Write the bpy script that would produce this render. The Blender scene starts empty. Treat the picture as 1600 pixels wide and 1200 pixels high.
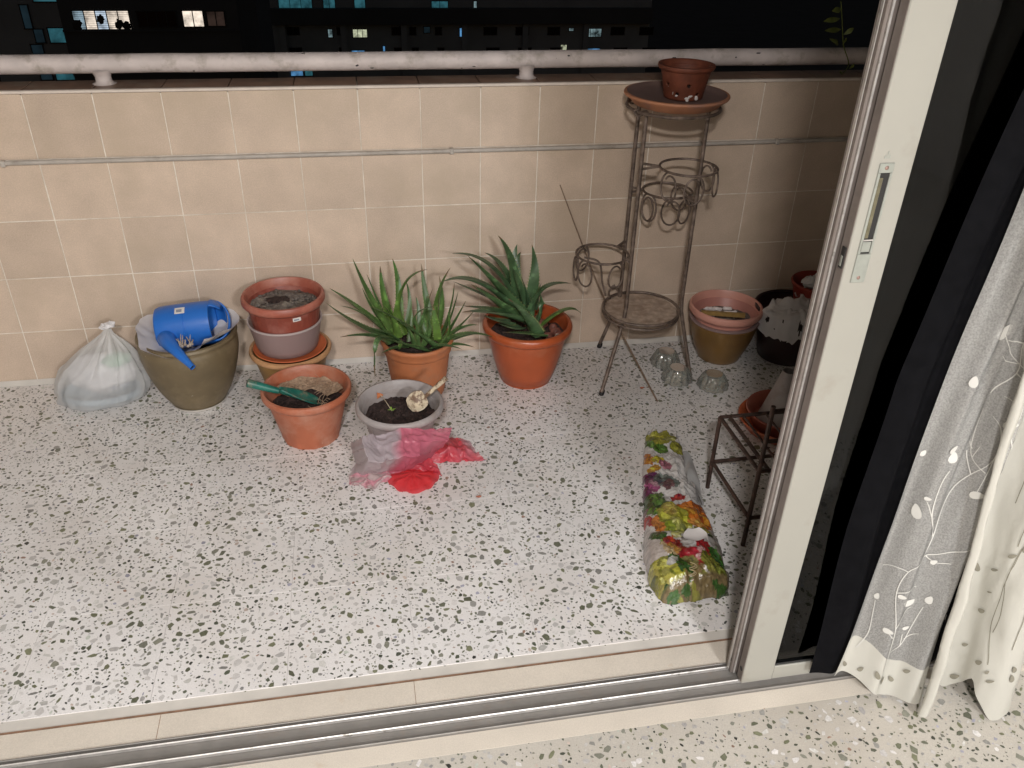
import bpy, math, random
import numpy as np
from mathutils import Vector, noise as mnoise

R = random.Random(7)
SC = bpy.context.scene
COL = SC.collection
PI = math.pi

# ------------------------------------------------------------------ camera
F_PX = 1323.88
C0 = np.array([0.9725, -2.8474, 1.6342])
EUL = (1.01814, -0.02388, -0.17933)
cam = bpy.data.cameras.new("camera")
cam.sensor_width = 36.0
cam.lens = F_PX / 1600 * 36
cam.clip_end = 2000
cam.clip_start = 0.05
camo = bpy.data.objects.new("camera", cam)
camo.location = C0
camo.rotation_euler = EUL
COL.objects.link(camo)
SC.camera = camo
_M = np.array(camo.rotation_euler.to_matrix())


def _ray(x, y):
    return _M @ np.array([(x - 800) / F_PX, -(y - 600) / F_PX, -1.0])


def PZ(x, y, z=0.0):            # point of the level z seen at a spot of the photograph
    d = _ray(x, y)
    return Vector(C0 + (z - C0[2]) / d[2] * d)


def PY(x, y, Y=0.0):            # the same on the upright plane y = Y
    d = _ray(x, y)
    return Vector(C0 + (Y - C0[1]) / d[1] * d)


# ------------------------------------------------------------------ night sky
W = bpy.data.worlds.new("World")
SC.world = W
W.use_nodes = True
wn = W.node_tree
bg = wn.nodes["Background"]
sky = wn.nodes.new("ShaderNodeTexSky")
sky.sky_type = 'NISHITA'
sky.sun_disc = False
sky.sun_elevation = math.radians(-1.6)
sky.sun_rotation = math.radians(200)
wn.links.new(sky.outputs[0], bg.inputs[0])
bg.inputs[1].default_value = 0.12

SC.view_settings.view_transform = 'Standard'
SC.view_settings.look = 'None'
SC.view_settings.exposure = 0.0
SC.view_settings.gamma = 1.0
SC.view_settings.use_curve_mapping = False
cy = SC.cycles
cy.max_bounces = 10
cy.diffuse_bounces = 5
cy.glossy_bounces = 4
cy.transmission_bounces = 6
cy.transparent_max_bounces = 16
cy.caustics_reflective = False
cy.caustics_refractive = False
cy.sample_clamp_indirect = 6.0
cy.use_denoising = True

LAMP_A = Vector((0.72, -3.85, 2.58))      # ceiling lamp of the room, a little behind the viewer
LAMP_B = Vector((2.15, -5.70, 2.58))      # second ceiling lamp, deeper in the room and more to the right
POWER_A, POWER_B = 128.0, 262.0
COL_A, COL_B = (1.0, 0.96, 0.93), (0.97, 0.985, 1.0)


# ------------------------------------------------------------------ materials
def _nodes(name):
    m = bpy.data.materials.new(name)
    m.use_nodes = True
    nt = m.node_tree
    return m, nt, nt.nodes["Principled BSDF"]


def _noise(nt, scale, detail=4, rough=.55, dist=0.0, src=None):
    n = nt.nodes.new("ShaderNodeTexNoise")
    n.inputs["Scale"].default_value = scale
    n.inputs["Detail"].default_value = detail
    n.inputs["Roughness"].default_value = rough
    n.inputs["Distortion"].default_value = dist
    if src is None:
        src = nt.nodes.new("ShaderNodeNewGeometry").outputs["Position"]
    nt.links.new(src, n.inputs["Vector"])
    return n


def _ramp(nt, fac, a, b):
    r = nt.nodes.new("ShaderNodeMapRange")
    r.inputs["From Min"].default_value = a
    r.inputs["From Max"].default_value = b
    nt.links.new(fac, r.inputs["Value"])
    return r.outputs[0]


def _mix(nt, fac, a, b, mode='MIX'):
    x = nt.nodes.new("ShaderNodeMix")
    x.data_type = 'RGBA'
    x.blend_type = mode
    for sock, v in ((x.inputs[0], fac), (x.inputs[6], a), (x.inputs[7], b)):
        if isinstance(v, (int, float)):
            sock.default_value = v
        elif isinstance(v, (tuple, list)):
            sock.default_value = (*v[:3], 1)
        else:
            nt.links.new(v, sock)
    return x.outputs[2]


def mat(name, col, rough=.5, var=.18, scale=9, dirt=None, dirt_scale=5, dirt_lo=.5, dirt_hi=.7, spots=None,
        bump=.0, bscale=60, bdist=.002, metal=0, spec=.5, attr=None, fine=0, fine_scale=400, rand=0, sheen=0, coat=0,
        emit=None, estr=0, sub=0):
    m, nt, p = _nodes(name)
    L = nt.links
    if attr:
        a = nt.nodes.new("ShaderNodeVertexColor")
        a.layer_name = attr
        base = a.outputs[0]
    else:
        rgb = nt.nodes.new("ShaderNodeRGB")
        rgb.outputs[0].default_value = (*col, 1)
        base = rgb.outputs[0]
    if var:
        n = _noise(nt, scale)
        f = _ramp(nt, n.outputs[0], .3, .7)
        g = nt.nodes.new("ShaderNodeMapRange")
        g.inputs["To Min"].default_value = 1 - var
        g.inputs["To Max"].default_value = 1 + var
        L.new(f, g.inputs["Value"])
        cc = nt.nodes.new("ShaderNodeCombineXYZ")
        for i in range(3):
            L.new(g.outputs[0], cc.inputs[i])
        base = _mix(nt, 1.0, base, cc.outputs[0], 'MULTIPLY')
    if fine:
        n = _noise(nt, fine_scale, 2)
        g = nt.nodes.new("ShaderNodeMapRange")
        g.inputs["From Min"].default_value = .3
        g.inputs["From Max"].default_value = .7
        g.inputs["To Min"].default_value = 1 - fine
        g.inputs["To Max"].default_value = 1 + fine
        L.new(n.outputs[0], g.inputs["Value"])
        cc = nt.nodes.new("ShaderNodeCombineXYZ")
        for i in range(3):
            L.new(g.outputs[0], cc.inputs[i])
        base = _mix(nt, 1.0, base, cc.outputs[0], 'MULTIPLY')
    if rand:
        oi = nt.nodes.new("ShaderNodeObjectInfo")
        g = nt.nodes.new("ShaderNodeMapRange")
        g.inputs["To Min"].default_value = 1 - rand
        g.inputs["To Max"].default_value = 1 + rand
        L.new(oi.outputs["Random"], g.inputs["Value"])
        cc = nt.nodes.new("ShaderNodeCombineXYZ")
        for i in range(3):
            L.new(g.outputs[0], cc.inputs[i])
        base = _mix(nt, 1.0, base, cc.outputs[0], 'MULTIPLY')
    if dirt:
        n = _noise(nt, dirt_scale, 8, .65)
        base = _mix(nt, _ramp(nt, n.outputs[0], dirt_lo, dirt_hi), base, dirt)
    if spots:
        col2, sc2, thr = spots
        n = _noise(nt, sc2, 3, .6)
        base = _mix(nt, _ramp(nt, n.outputs[0], thr, thr + .02), base, col2)
    L.new(base, p.inputs["Base Color"])
    p.inputs["Roughness"].default_value = rough
    p.inputs["Metallic"].default_value = metal
    p.inputs["Specular IOR Level"].default_value = spec
    if sheen:
        p.inputs["Sheen Weight"].default_value = sheen
    if coat:
        p.inputs["Coat Weight"].default_value = coat
        p.inputs["Coat Roughness"].default_value = .15
    if sub:
        p.inputs["Subsurface Weight"].default_value = sub
        p.inputs["Subsurface Radius"].default_value = (.004, .006, .002)
        p.inputs["Subsurface Scale"].default_value = 1.0
    if emit:
        p.inputs["Emission Color"].default_value = (*emit, 1)
        p.inputs["Emission Strength"].default_value = estr
    if bump:
        n = _noise(nt, bscale, 5)
        b = nt.nodes.new("ShaderNodeBump")
        b.inputs["Strength"].default_value = bump
        b.inputs["Distance"].default_value = bdist
        L.new(n.outputs[0], b.inputs["Height"])
        L.new(b.outputs[0], p.inputs["Normal"])
    return m


def film(name, col, alpha=.5, rough=.3, attr=None, translucent=.4, bump=.3, bscale=40, var=0.0, alpha_noise=0):
    """thin plastic film or cloth that lets some of what is behind show"""
    m, nt, p = _nodes(name)
    L = nt.links
    out = nt.nodes["Material Output"]
    if attr:
        a = nt.nodes.new("ShaderNodeVertexColor")
        a.layer_name = attr
        base = a.outputs[0]
    else:
        rgb = nt.nodes.new("ShaderNodeRGB")
        rgb.outputs[0].default_value = (*col, 1)
        base = rgb.outputs[0]
    if var:
        vm = nt.nodes.new("ShaderNodeVectorMath")
        vm.operation = 'MULTIPLY'
        vm.inputs[1].default_value = (1, 1, .22)
        L.new(nt.nodes.new("ShaderNodeNewGeometry").outputs["Position"], vm.inputs[0])
        n = _noise(nt, 420, 5, .7, src=vm.outputs[0])
        base = _mix(nt, _ramp(nt, n.outputs[0], .35, .65), base, tuple(c * (1 - var) for c in col))
    L.new(base, p.inputs["Base Color"])
    p.inputs["Roughness"].default_value = rough
    tl = nt.nodes.new("ShaderNodeBsdfTranslucent")
    L.new(base, tl.inputs[0])
    m1 = nt.nodes.new("ShaderNodeMixShader")
    m1.inputs[0].default_value = translucent
    L.new(p.outputs[0], m1.inputs[1])
    L.new(tl.outputs[0], m1.inputs[2])
    tr = nt.nodes.new("ShaderNodeBsdfTransparent")
    L.new(_mix(nt, .35, (1, 1, 1), base), tr.inputs[0])
    m2 = nt.nodes.new("ShaderNodeMixShader")
    if alpha_noise:
        n = _noise(nt, 300, 3)
        g = nt.nodes.new("ShaderNodeMapRange")
        g.inputs["From Min"].default_value = .35
        g.inputs["From Max"].default_value = .65
        g.inputs["To Min"].default_value = alpha - alpha_noise
        g.inputs["To Max"].default_value = alpha + alpha_noise
        L.new(n.outputs[0], g.inputs["Value"])
        L.new(g.outputs[0], m2.inputs[0])
    else:
        m2.inputs[0].default_value = alpha
    L.new(tr.outputs[0], m2.inputs[1])
    L.new(m1.outputs[0], m2.inputs[2])
    L.new(m2.outputs[0], out.inputs["Surface"])
    if bump:
        n = _noise(nt, bscale, 4)
        b = nt.nodes.new("ShaderNodeBump")
        b.inputs["Strength"].default_value = bump
        b.inputs["Distance"].default_value = .004
        L.new(n.outputs[0], b.inputs["Height"])
        L.new(b.outputs[0], p.inputs["Normal"])
    return m


def clear(name, tint, gloss=.12, rough=.05, body=0.0):
    """window glass / moulded glass: tinted see-through with a fresnel gloss"""
    m, nt, p = _nodes(name)
    L = nt.links
    out = nt.nodes["Material Output"]
    tr = nt.nodes.new("ShaderNodeBsdfTransparent")
    tr.inputs[0].default_value = (*tint, 1)
    gl = nt.nodes.new("ShaderNodeBsdfGlossy")
    gl.inputs["Roughness"].default_value = rough
    fr = nt.nodes.new("ShaderNodeFresnel")
    fr.inputs[0].default_value = 1.45 if gloss else 1.32
    ad = nt.nodes.new("ShaderNodeMath")
    ad.operation = 'ADD'
    ad.use_clamp = True
    ad.inputs[1].default_value = gloss
    L.new(fr.outputs[0], ad.inputs[0])
    ms = nt.nodes.new("ShaderNodeMixShader")
    L.new(ad.outputs[0], ms.inputs[0])
    L.new(tr.outputs[0], ms.inputs[1])
    L.new(gl.outputs[0], ms.inputs[2])
    res = ms.outputs[0]
    if body:
        df = nt.nodes.new("ShaderNodeBsdfDiffuse")
        df.inputs[0].default_value = (*tint, 1)
        m3 = nt.nodes.new("ShaderNodeMixShader")
        m3.inputs[0].default_value = body
        L.new(res, m3.inputs[1])
        L.new(df.outputs[0], m3.inputs[2])
        res = m3.outputs[0]
    L.new(res, out.inputs["Surface"])
    return m


# ------------------------------------------------------------------ mesh helpers
class MB:
    def __init__(s):
        s.v, s.f, s.c = [], [], []

    def add(s, vs, fs, col=None):
        o = len(s.v)
        s.v += [tuple(v) for v in vs]
        for f in fs:
            s.f.append(tuple(i + o for i in f))
            s.c.append(col)
        return s

    def box(s, x0, x1, y0, y1, z0, z1):
        vs = [(x, y, z) for z in (z0, z1) for y in (y0, y1) for x in (x0, x1)]
        return s.add(vs, [(0, 2, 3, 1), (4, 5, 7, 6), (0, 1, 5, 4), (2, 6, 7, 3), (0, 4, 6, 2), (1, 3, 7, 5)])

    def bbox(s, x0, x1, y0, y1, z0, z1, b=.001):
        """box with a small chamfer on every edge"""
        vs, idx = [], {}
        for k, (z, zi) in enumerate(((z0, 1), (z1, -1))):
            for j, (y, yi) in enumerate(((y0, 1), (y1, -1))):
                for i, (x, xi) in enumerate(((x0, 1), (x1, -1))):
                    for a in range(3):
                        p = [x + xi * b, y + yi * b, z + zi * b]
                        p[a] = (x, y, z)[a]
                        idx[i, j, k, a] = len(vs)
                        vs.append(tuple(p))
        I = idx
        fs = [[I[0, 0, k, 2], I[1, 0, k, 2], I[1, 1, k, 2], I[0, 1, k, 2]][::(1 if k else -1)] for k in (0, 1)]
        fs += [[I[0, j, 0, 1], I[0, j, 1, 1], I[1, j, 1, 1], I[1, j, 0, 1]][::(1 if j else -1)] for j in (0, 1)]
        fs += [[I[i, 0, 0, 0], I[i, 1, 0, 0], I[i, 1, 1, 0], I[i, 0, 1, 0]][::(1 if i else -1)] for i in (0, 1)]
        for a, b2 in ((0, 0), (0, 1), (1, 0), (1, 1)):
            fs.append([I[0, a, b2, 1], I[1, a, b2, 1], I[1, a, b2, 2], I[0, a, b2, 2]][::(1 if (a + b2) % 2 else -1)])
            fs.append([I[a, 0, b2, 0], I[a, 1, b2, 0], I[a, 1, b2, 2], I[a, 0, b2, 2]][::(1 if (a + b2) % 2 == 0 else -1)])
            fs.append([I[a, b2, 0, 0], I[a, b2, 1, 0], I[a, b2, 1, 1], I[a, b2, 0, 1]][::(1 if (a + b2) % 2 else -1)])
        for i in (0, 1):
            for j in (0, 1):
                for k in (0, 1):
                    fs.append([I[i, j, k, 0], I[i, j, k, 1], I[i, j, k, 2]][::(1 if (i + j + k) % 2 else -1)])
        return s.add(vs, fs)

    def tube(s, path, r, n=8, cap=True):
        P = [Vector(p) for p in path]
        rs = r if isinstance(r, (list, tuple)) else [r] * len(P)
        closed = (P[0] - P[-1]).length < 1e-6
        if closed:
            P = P[:-1]
            rs = rs[:len(P)]
        m = len(P)
        T = []
        for i in range(m):
            a = P[(i - 1) % m] if closed or i else P[0]
            b = P[(i + 1) % m] if closed or i < m - 1 else P[-1]
            t = (b - a)
            T.append(t.normalized() if t.length > 1e-9 else Vector((0, 0, 1)))
        u = T[0].orthogonal().normalized()
        vs, fs = [], []
        for i in range(m):
            if i:
                u = (u - T[i] * u.dot(T[i]))
                u = u.normalized() if u.length > 1e-6 else T[i].orthogonal().normalized()
            w = T[i].cross(u)
            for k in range(n):
                a = 2 * PI * k / n
                vs.append(P[i] + (u * math.cos(a) + w * math.sin(a)) * rs[i])
        for i in range(m if closed else m - 1):
            for k in range(n):
                k2 = (k + 1) % n
                i2 = (i + 1) % m
                fs.append((i * n + k, i * n + k2, i2 * n + k2, i2 * n + k))
        if cap and not closed:
            fs.append(tuple(range(n))[::-1])
            fs.append(tuple((m - 1) * n + k for k in range(n)))
        return s.add(vs, fs)

    def lathe(s, prof, c=(0, 0, 0), n=48, mod=None, skip=None, axis=None):
        """prof: (r, z) list; mod(i, ang) scales the radius; skip(i, k) drops quads"""
        vs, fs = [], []
        for i, (r, z) in enumerate(prof):
            for k in range(n):
                a = 2 * PI * k / n
                q = r * (mod(i, a) if mod else 1)
                vs.append((c[0] + q * math.cos(a), c[1] + q * math.sin(a), c[2] + z))
        for i in range(len(prof) - 1):
            for k in range(n):
                if skip and skip(i, k):
                    continue
                k2 = (k + 1) % n
                fs.append((i * n + k, i * n + k2, (i + 1) * n + k2, (i + 1) * n + k))
        for i, rev in ((0, True), (len(prof) - 1, False)):
            if prof[i][0] < .004:
                pass
        return s.add(vs, fs)

    def grid(s, fn, nu, nv, wrap=False):
        vs = [fn(i / nu, j / nv) for j in range(nv + 1) for i in range(nu + (0 if wrap else 1))]
        w = nu if wrap else nu + 1
        fs = []
        for j in range(nv):
            for i in range(nu):
                i2 = (i + 1) % w
                fs.append((j * w + i, j * w + i2, (j + 1) * w + i2, (j + 1) * w + i))
        return s.add(vs, fs)

    def blob(s, c, r, seed=0, amp=.25, nu=14, nv=9, sc=1.0, freq=3.0):
        r = (r, r, r) if isinstance(r, (int, float)) else r
        off = Vector((seed * 7.31, seed * 3.7, seed * 1.9))

        def fn(u, v):
            a, b = 2 * PI * u, PI * v
            d = Vector((math.cos(a) * math.sin(b), math.sin(a) * math.sin(b), math.cos(b)))
            k = 1 + amp * mnoise.noise(d * freq * .6 + off)
            return (c[0] + d.x * r[0] * k, c[1] + d.y * r[1] * k, c[2] + d.z * r[2] * k)
        return s.grid(fn, nu, nv, wrap=True)

    def mesh(s, name, material=None, smooth=False):
        me = bpy.data.meshes.new(name)
        me.from_pydata(s.v, [], s.f)
        if material:
            me.materials.append(material)
        if smooth:
            me.polygons.foreach_set("use_smooth", [True] * len(me.polygons))
        if any(c is not None for c in s.c):
            at = me.color_attributes.new("paint", 'FLOAT_COLOR', 'CORNER')
            buf = []
            for p, c in zip(me.polygons, s.c):
                buf += [*(c or (1, 1, 1)), 1.0] * p.loop_total
            at.data.foreach_set("color", buf)
        me.update()
        return me

    def build(s, name, material, parent=None, smooth=False, sharp=40):
        return link(name, s.mesh(name, material, smooth), parent, sharp if smooth else None)


def link(name, me, parent=None, sharp=None):
    o = bpy.data.objects.new(name, me)
    COL.objects.link(o)
    if parent is not None:
        o.parent = parent
    if sharp:
        try:
            me.set_sharp_from_angle(angle=math.radians(sharp))
        except Exception:
            pass
    return o


def paint_verts(o, fn):
    me = o.data
    at = me.color_attributes.new("paint", 'FLOAT_COLOR', 'POINT')
    buf = []
    for v in me.vertices:
        buf += [*fn(v.co), 1.0]
    at.data.foreach_set("color", buf)


def tag(o, label=None, cat=None, group=None, kind=None):
    if label:
        o["label"] = label
    if cat:
        o["category"] = cat
    if group:
        o["group"] = group
    if kind:
        o["kind"] = kind
    return o


def thing(name, label, cat, loc=(0, 0, 0), group=None):
    o = bpy.data.objects.new(name, None)
    COL.objects.link(o)
    o.empty_display_size = .05
    o["_o"] = 1
    del o["_o"]
    return tag(o, label, cat, group)


def structure(o):
    o["kind"] = "structure"
    return o


def nz(x, y=0, z=0, s=1.0):
    return mnoise.noise(Vector((x * s, y * s, z * s)))


def bez(p0, p1, p2, n):
    out = []
    for i in range(n + 1):
        t = i / n
        out.append(p0 * (1 - t) ** 2 + p1 * 2 * t * (1 - t) + p2 * t * t)
    return out


def catmull(pts, n=6):
    P = [Vector(p) for p in pts]
    out = []
    for i in range(len(P) - 1):
        a = P[max(i - 1, 0)]
        b, c = P[i], P[i + 1]
        d = P[min(i + 2, len(P) - 1)]
        for k in range(n):
            t = k / n
            out.append(.5 * ((2 * b) + (c - a) * t + (2 * a - 5 * b + 4 * c - d) * t * t + (3 * b - a - 3 * c + d) * t ** 3))
    out.append(P[-1])
    return out


# ------------------------------------------------------------------ palette
M_TILE = mat("beige_tile", (.575, .455, .36), rough=.27, var=.10, scale=7, fine=.09, fine_scale=260, rand=.065, bump=.05, bscale=300, bdist=.0006,
             dirt=(.49, .39, .295), dirt_scale=2.6, dirt_lo=.48, dirt_hi=.72)
M_GROUT = mat("grout", (.74, .68, .60), rough=.85, var=.15, scale=30, dirt=(.50, .42, .34), dirt_scale=4.5, dirt_lo=.48, dirt_hi=.70)
M_LEDGE = mat("ledge_tile_clay", (.22, .135, .095), rough=.4, var=.25, scale=14, rand=.1, dirt=(.27, .21, .16), dirt_scale=9)
M_TRIM = mat("trim_plastic", (.68, .60, .53), rough=.5, var=.1, scale=20)
M_RAIL = mat("rail_paint", (.60, .53, .51), rough=.55, var=.12, scale=12, dirt=(.38, .33, .29), dirt_scale=14, dirt_lo=.52, dirt_hi=.68,
             spots=((.05, .04, .035), 34, .735), bump=.5, bscale=45, bdist=.004)
M_PLASTER = mat("plaster", (.50, .47, .43), rough=.8, var=.06, scale=4, bump=.1, bscale=90)
M_CEIL = mat("ceiling_paint", (.66, .65, .62), rough=.85, var=.03, scale=4)
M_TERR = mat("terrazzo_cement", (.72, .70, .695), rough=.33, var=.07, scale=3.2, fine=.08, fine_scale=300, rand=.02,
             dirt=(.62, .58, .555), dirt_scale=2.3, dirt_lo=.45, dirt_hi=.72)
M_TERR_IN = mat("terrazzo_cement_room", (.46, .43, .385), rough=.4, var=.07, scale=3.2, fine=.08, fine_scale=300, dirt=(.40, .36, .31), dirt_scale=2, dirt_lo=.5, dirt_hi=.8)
M_CHIP = mat("terrazzo_stone", (1, 1, 1), rough=.3, var=.15, scale=160, attr="paint")
M_JOINT = mat("joint_cement", (.55, .52, .48), rough=.7, var=.1)
M_SILL = mat("sill_cement", (.58, .525, .455), rough=.5, var=.06, scale=7, fine=.07, fine_scale=350, dirt=(.45, .33, .22), dirt_scale=11, dirt_lo=.62, dirt_hi=.8,
             spots=((.16, .13, .1), 170, .76))
M_RUST = mat("rust_line", (.24, .14, .09), rough=.8, var=.3, scale=40)
M_ALU = mat("aluminium", (.24, .225, .21), rough=.55, metal=.35, var=.1, scale=18, dirt=(.25, .21, .18), dirt_scale=16, dirt_lo=.55, dirt_hi=.75)
M_ALU_B = mat("aluminium_rib", (.50, .48, .46), rough=.42, metal=.6, var=.15, scale=50, dirt=(.2, .18, .16), dirt_scale=30, dirt_lo=.6, dirt_hi=.7)
M_ALU_C = mat("aluminium_stile_side", (.20, .17, .155), rough=.5, metal=.25, var=.1, scale=10, dirt=(.14, .115, .10), dirt_scale=9)
M_ALU_W = mat("aluminium_pale", (.345, .335, .30), rough=.45, metal=.15, var=.035, scale=4, dirt=(.27, .245, .205), dirt_scale=7, dirt_lo=.55, dirt_hi=.8)
M_LOCK = mat("latch_plate", (.36, .38, .35), rough=.38, metal=.6, var=.1, scale=60)
M_DARK = mat("dark_and_hole_shade", (.015, .014, .014), rough=.6, var=.1)  # near black: painted shade of holes and slots, also flakes and bead
M_BRASS = mat("old_brass", (.17, .155, .10), rough=.4, metal=.5, var=.2, scale=80)
M_SCREW = mat("screw", (.30, .20, .17), rough=.4, metal=.6, var=.2, scale=200)
M_PIPE = mat("conduit_grey", (.44, .40, .36), rough=.5, var=.12, scale=15, dirt=(.3, .26, .22), dirt_scale=12)
M_TERRA = mat("terracotta_plastic", (.38, .115, .058), rough=.48, var=.1, scale=12, dirt=(.46, .24, .17), dirt_scale=9, dirt_lo=.47, dirt_hi=.75, spots=((.5, .36, .28), 55, .74), bump=.05, bscale=200)
M_TERRA2 = mat("terracotta_orange", (.37, .075, .022), rough=.33, var=.14, scale=9, dirt=(.40, .14, .07), dirt_scale=8, dirt_lo=.52, dirt_hi=.8)
M_TERRA3 = mat("terracotta_light", (.42, .145, .058), rough=.6, var=.12, scale=14, dirt=(.36, .16, .085), dirt_scale=16, dirt_lo=.5, dirt_hi=.72)
M_BROWN = mat("brown_plastic", (.24, .055, .036), rough=.42, var=.12, scale=10, dirt=(.36, .15, .12), dirt_scale=11, dirt_lo=.47, dirt_hi=.72)
M_BROWN_RIM = mat("brown_plastic_rim", (.33, .092, .06), rough=.45, var=.12, scale=10, dirt=(.45, .19, .14), dirt_scale=9)
M_OLIVE = mat("olive_glaze", (.14, .105, .058), rough=.5, var=.18, scale=9, dirt=(.22, .17, .10), dirt_scale=7, spots=((.55, .5, .42), 60, .74))
M_OCHRE = mat("ochre_glaze", (.26, .14, .035), rough=.4, var=.15, scale=12, dirt=(.2, .11, .03), dirt_scale=8)
M_OCHRE_RIM = mat("ochre_rim_glaze", (.50, .27, .13), rough=.42, var=.12, scale=18)
M_SAUCER = mat("orange_saucer", (.52, .13, .05), rough=.45, var=.1, scale=15)
M_GLAZED = mat("brown_glaze", (.19, .105, .032), rough=.36, var=.15, scale=10, dirt=(.16, .08, .03), dirt_scale=9, coat=.2)
M_PINK = mat("pink_plastic", (.45, .20, .165), rough=.42, var=.1, scale=12)
M_PINK_RIM = mat("pink_plastic_rim", (.60, .29, .23), rough=.45, var=.08, scale=12)
M_GREYPOT = mat("grey_plastic", (.34, .305, .30), rough=.5, var=.12, scale=12, dirt=(.24, .19, .165), dirt_scale=11, dirt_lo=.5, dirt_hi=.78)
M_CLEARPOT = film("cloudy_plastic", (.52, .39, .38), alpha=.60, rough=.3, translucent=.3, bump=.05)
M_CLEARRIM = film("cloudy_plastic_rim", (.66, .58, .57), alpha=.85, rough=.3, translucent=.3, bump=0)
M_SOIL = mat("dark_soil", (.035, .02, .017), rough=.95, var=.5, scale=70, bump=1, bscale=120, bdist=.01, dirt=(.075, .04, .035), dirt_scale=60)
M_SOIL_DRY = mat("dry_soil", (.15, .125, .11), rough=.95, var=.4, scale=60, bump=1, bscale=90, bdist=.01, dirt=(.30, .26, .21), dirt_scale=26, dirt_lo=.52, dirt_hi=.66)
M_FIBRE = mat("coir_fibre", (.40, .28, .19), rough=.95, var=.35, scale=90, bump=1, bscale=160, bdist=.008)
M_BLUE = mat("blue_plastic", (.018, .135, .50), rough=.36, var=.07, scale=8, spots=((.5, .6, .7), 40, .775))
M_BLUE_SHADE = mat("blue_plastic_shaded", (.015, .07, .25), rough=.45, var=.1)  # darker copy of the blue, mouth's inner shade put into the colour
M_PAPER = mat("white_paper", (.66, .63, .64), rough=.7, var=.06, scale=20, bump=.2, bscale=50)
M_STICK = mat("sticker", (.70, .66, .62), rough=.5, var=.05)
M_INK = mat("grey_ink", (.25, .27, .33), rough=.6, var=.2, scale=200)
M_TWIG = mat("grey_twig", (.30, .25, .21), rough=.9, var=.3, scale=80)
M_ALOE = mat("aloe_skin", (.055, .135, .035), rough=.38, var=.3, scale=22, attr="paint", sub=.08, spec=.45)
M_GREEN_T = mat("green_trowel", (.012, .13, .10), rough=.4, var=.2, scale=30, dirt=(.16, .16, .11), dirt_scale=24, dirt_lo=.52, dirt_hi=.62)
M_CREAM = mat("cream_plastic", (.56, .47, .34), rough=.55, var=.15, scale=40, dirt=(.16, .095, .06), dirt_scale=42, dirt_lo=.44, dirt_hi=.55)
M_IRON = mat("wrought_iron", (.12, .088, .07), rough=.55, metal=.2, var=.35, scale=60, dirt=(.27, .205, .17), dirt_scale=25, dirt_lo=.45, dirt_hi=.7)
M_IRON2 = mat("rusty_iron", (.055, .033, .026), rough=.6, metal=.3, var=.4, scale=60, dirt=(.11, .06, .045), dirt_scale=25)
M_RUBBER = mat("rubber_foot", (.02, .018, .018), rough=.7, var=.2)
M_SHELF = mat("weathered_board", (.44, .34, .27), rough=.8, var=.3, scale=40, dirt=(.27, .19, .14), dirt_scale=22, dirt_lo=.48, dirt_hi=.68, bump=.4, bscale=80)
M_PLATE = mat("clay_saucer", (.44, .19, .10), rough=.65, var=.12, scale=12, dirt=(.26, .15, .125), dirt_scale=7)  # clay colour, lightened for bounce light on the underside
M_PLATE_TOP = mat("clay_saucer_top", (.17, .105, .09), rough=.7, var=.15, scale=9)
M_ORCHID = mat("red_clay", (.16, .042, .02), rough=.65, var=.25, scale=25, spots=((.5, .44, .4), 30, .70))
M_GLASS_M = clear("moulded_glass", (.84, .87, .83), gloss=.10, rough=.08, body=.14)
M_WOOD = mat("wood_strip", (.30, .19, .06), rough=.6, var=.2, scale=40)
M_FOAM = mat("white_foam", (.72, .66, .64), rough=.9, var=.1, scale=30, bump=.4, bscale=90)
M_BLACKPOT = mat("black_plastic", (.026, .011, .011), rough=.4, var=.2, scale=12)
M_REDPOT = mat("red_plastic", (.22, .03, .018), rough=.4, var=.12, scale=10)
M_FILM_W = film("torn_white_film", (.80, .78, .78), alpha=.88, rough=.35, translucent=.3, bump=.5, bscale=35)
M_BAG_W = film("white_carrier_film", (.82, .83, .84), alpha=.52, rough=.3, translucent=.4, bump=.5, bscale=28)
M_SHEET = film("pink_film", (1, 1, 1), alpha=.72, rough=.3, attr="paint", translucent=.3, bump=.55, bscale=55)
M_SOILBAG = mat("printed_film", (1, 1, 1), rough=.24, var=.06, scale=30, attr="paint", bump=.8, bscale=30, bdist=.008, spec=.6, coat=.25)
M_GLASS = clear("door_glass", (.27, .28, .29), gloss=.0, rough=.02)
M_BLACKCLOTH = mat("black_cloth", (.005, .005, .006), rough=.7, var=.2, scale=40, sheen=0, spec=.03, bump=.15, bscale=300)
M_SHEER = film("sheer_voile", (.62, .61, .59), alpha=.60, rough=.3, translucent=.25, bump=.25, bscale=160, var=.16, alpha_noise=.10)
M_CLOTH = film("cream_cloth", (.60, .585, .53), alpha=.97, rough=.6, translucent=.18, bump=.15, bscale=120)
M_EMBR = mat("white_embroidery", (.60, .59, .56), rough=.6, var=.05)
M_LEAFPRINT = mat("grey_leaf_print", (.23, .215, .17), rough=.7, var=.15, scale=60)
M_BAGBLUE = mat("blue_grey_tray", (.28, .36, .42), rough=.5, var=.12)
M_BAGGREEN = mat("pale_green_pack", (.35, .50, .38), rough=.6, var=.12)
M_DRYLEAF = mat("dry_leaf", (.35, .12, .07), rough=.8, var=.3, scale=60)
M_VINE = mat("vine_leaf", (.13, .16, .03), rough=.5, var=.35, scale=30)
M_STONE = mat("red_stone", (.20, .075, .055), rough=.5, var=.4, scale=50)
M_WHITE = mat("lamp_housing", (.8, .8, .8), rough=.5, var=0)
M_FACADE = mat("night_facade", (.33, .36, .38), rough=.9, var=.15, scale=.3)
M_FACADE_D = mat("night_facade_dark", (.10, .105, .11), rough=.9, var=.15, scale=.3)
M_WINFRAME = mat("window_frame_dark", (.03, .03, .035), rough=.6, var=0)
M_WIN_OFF = mat("window_glass_unlit", (.012, .014, .018), rough=.25, var=0)
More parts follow.
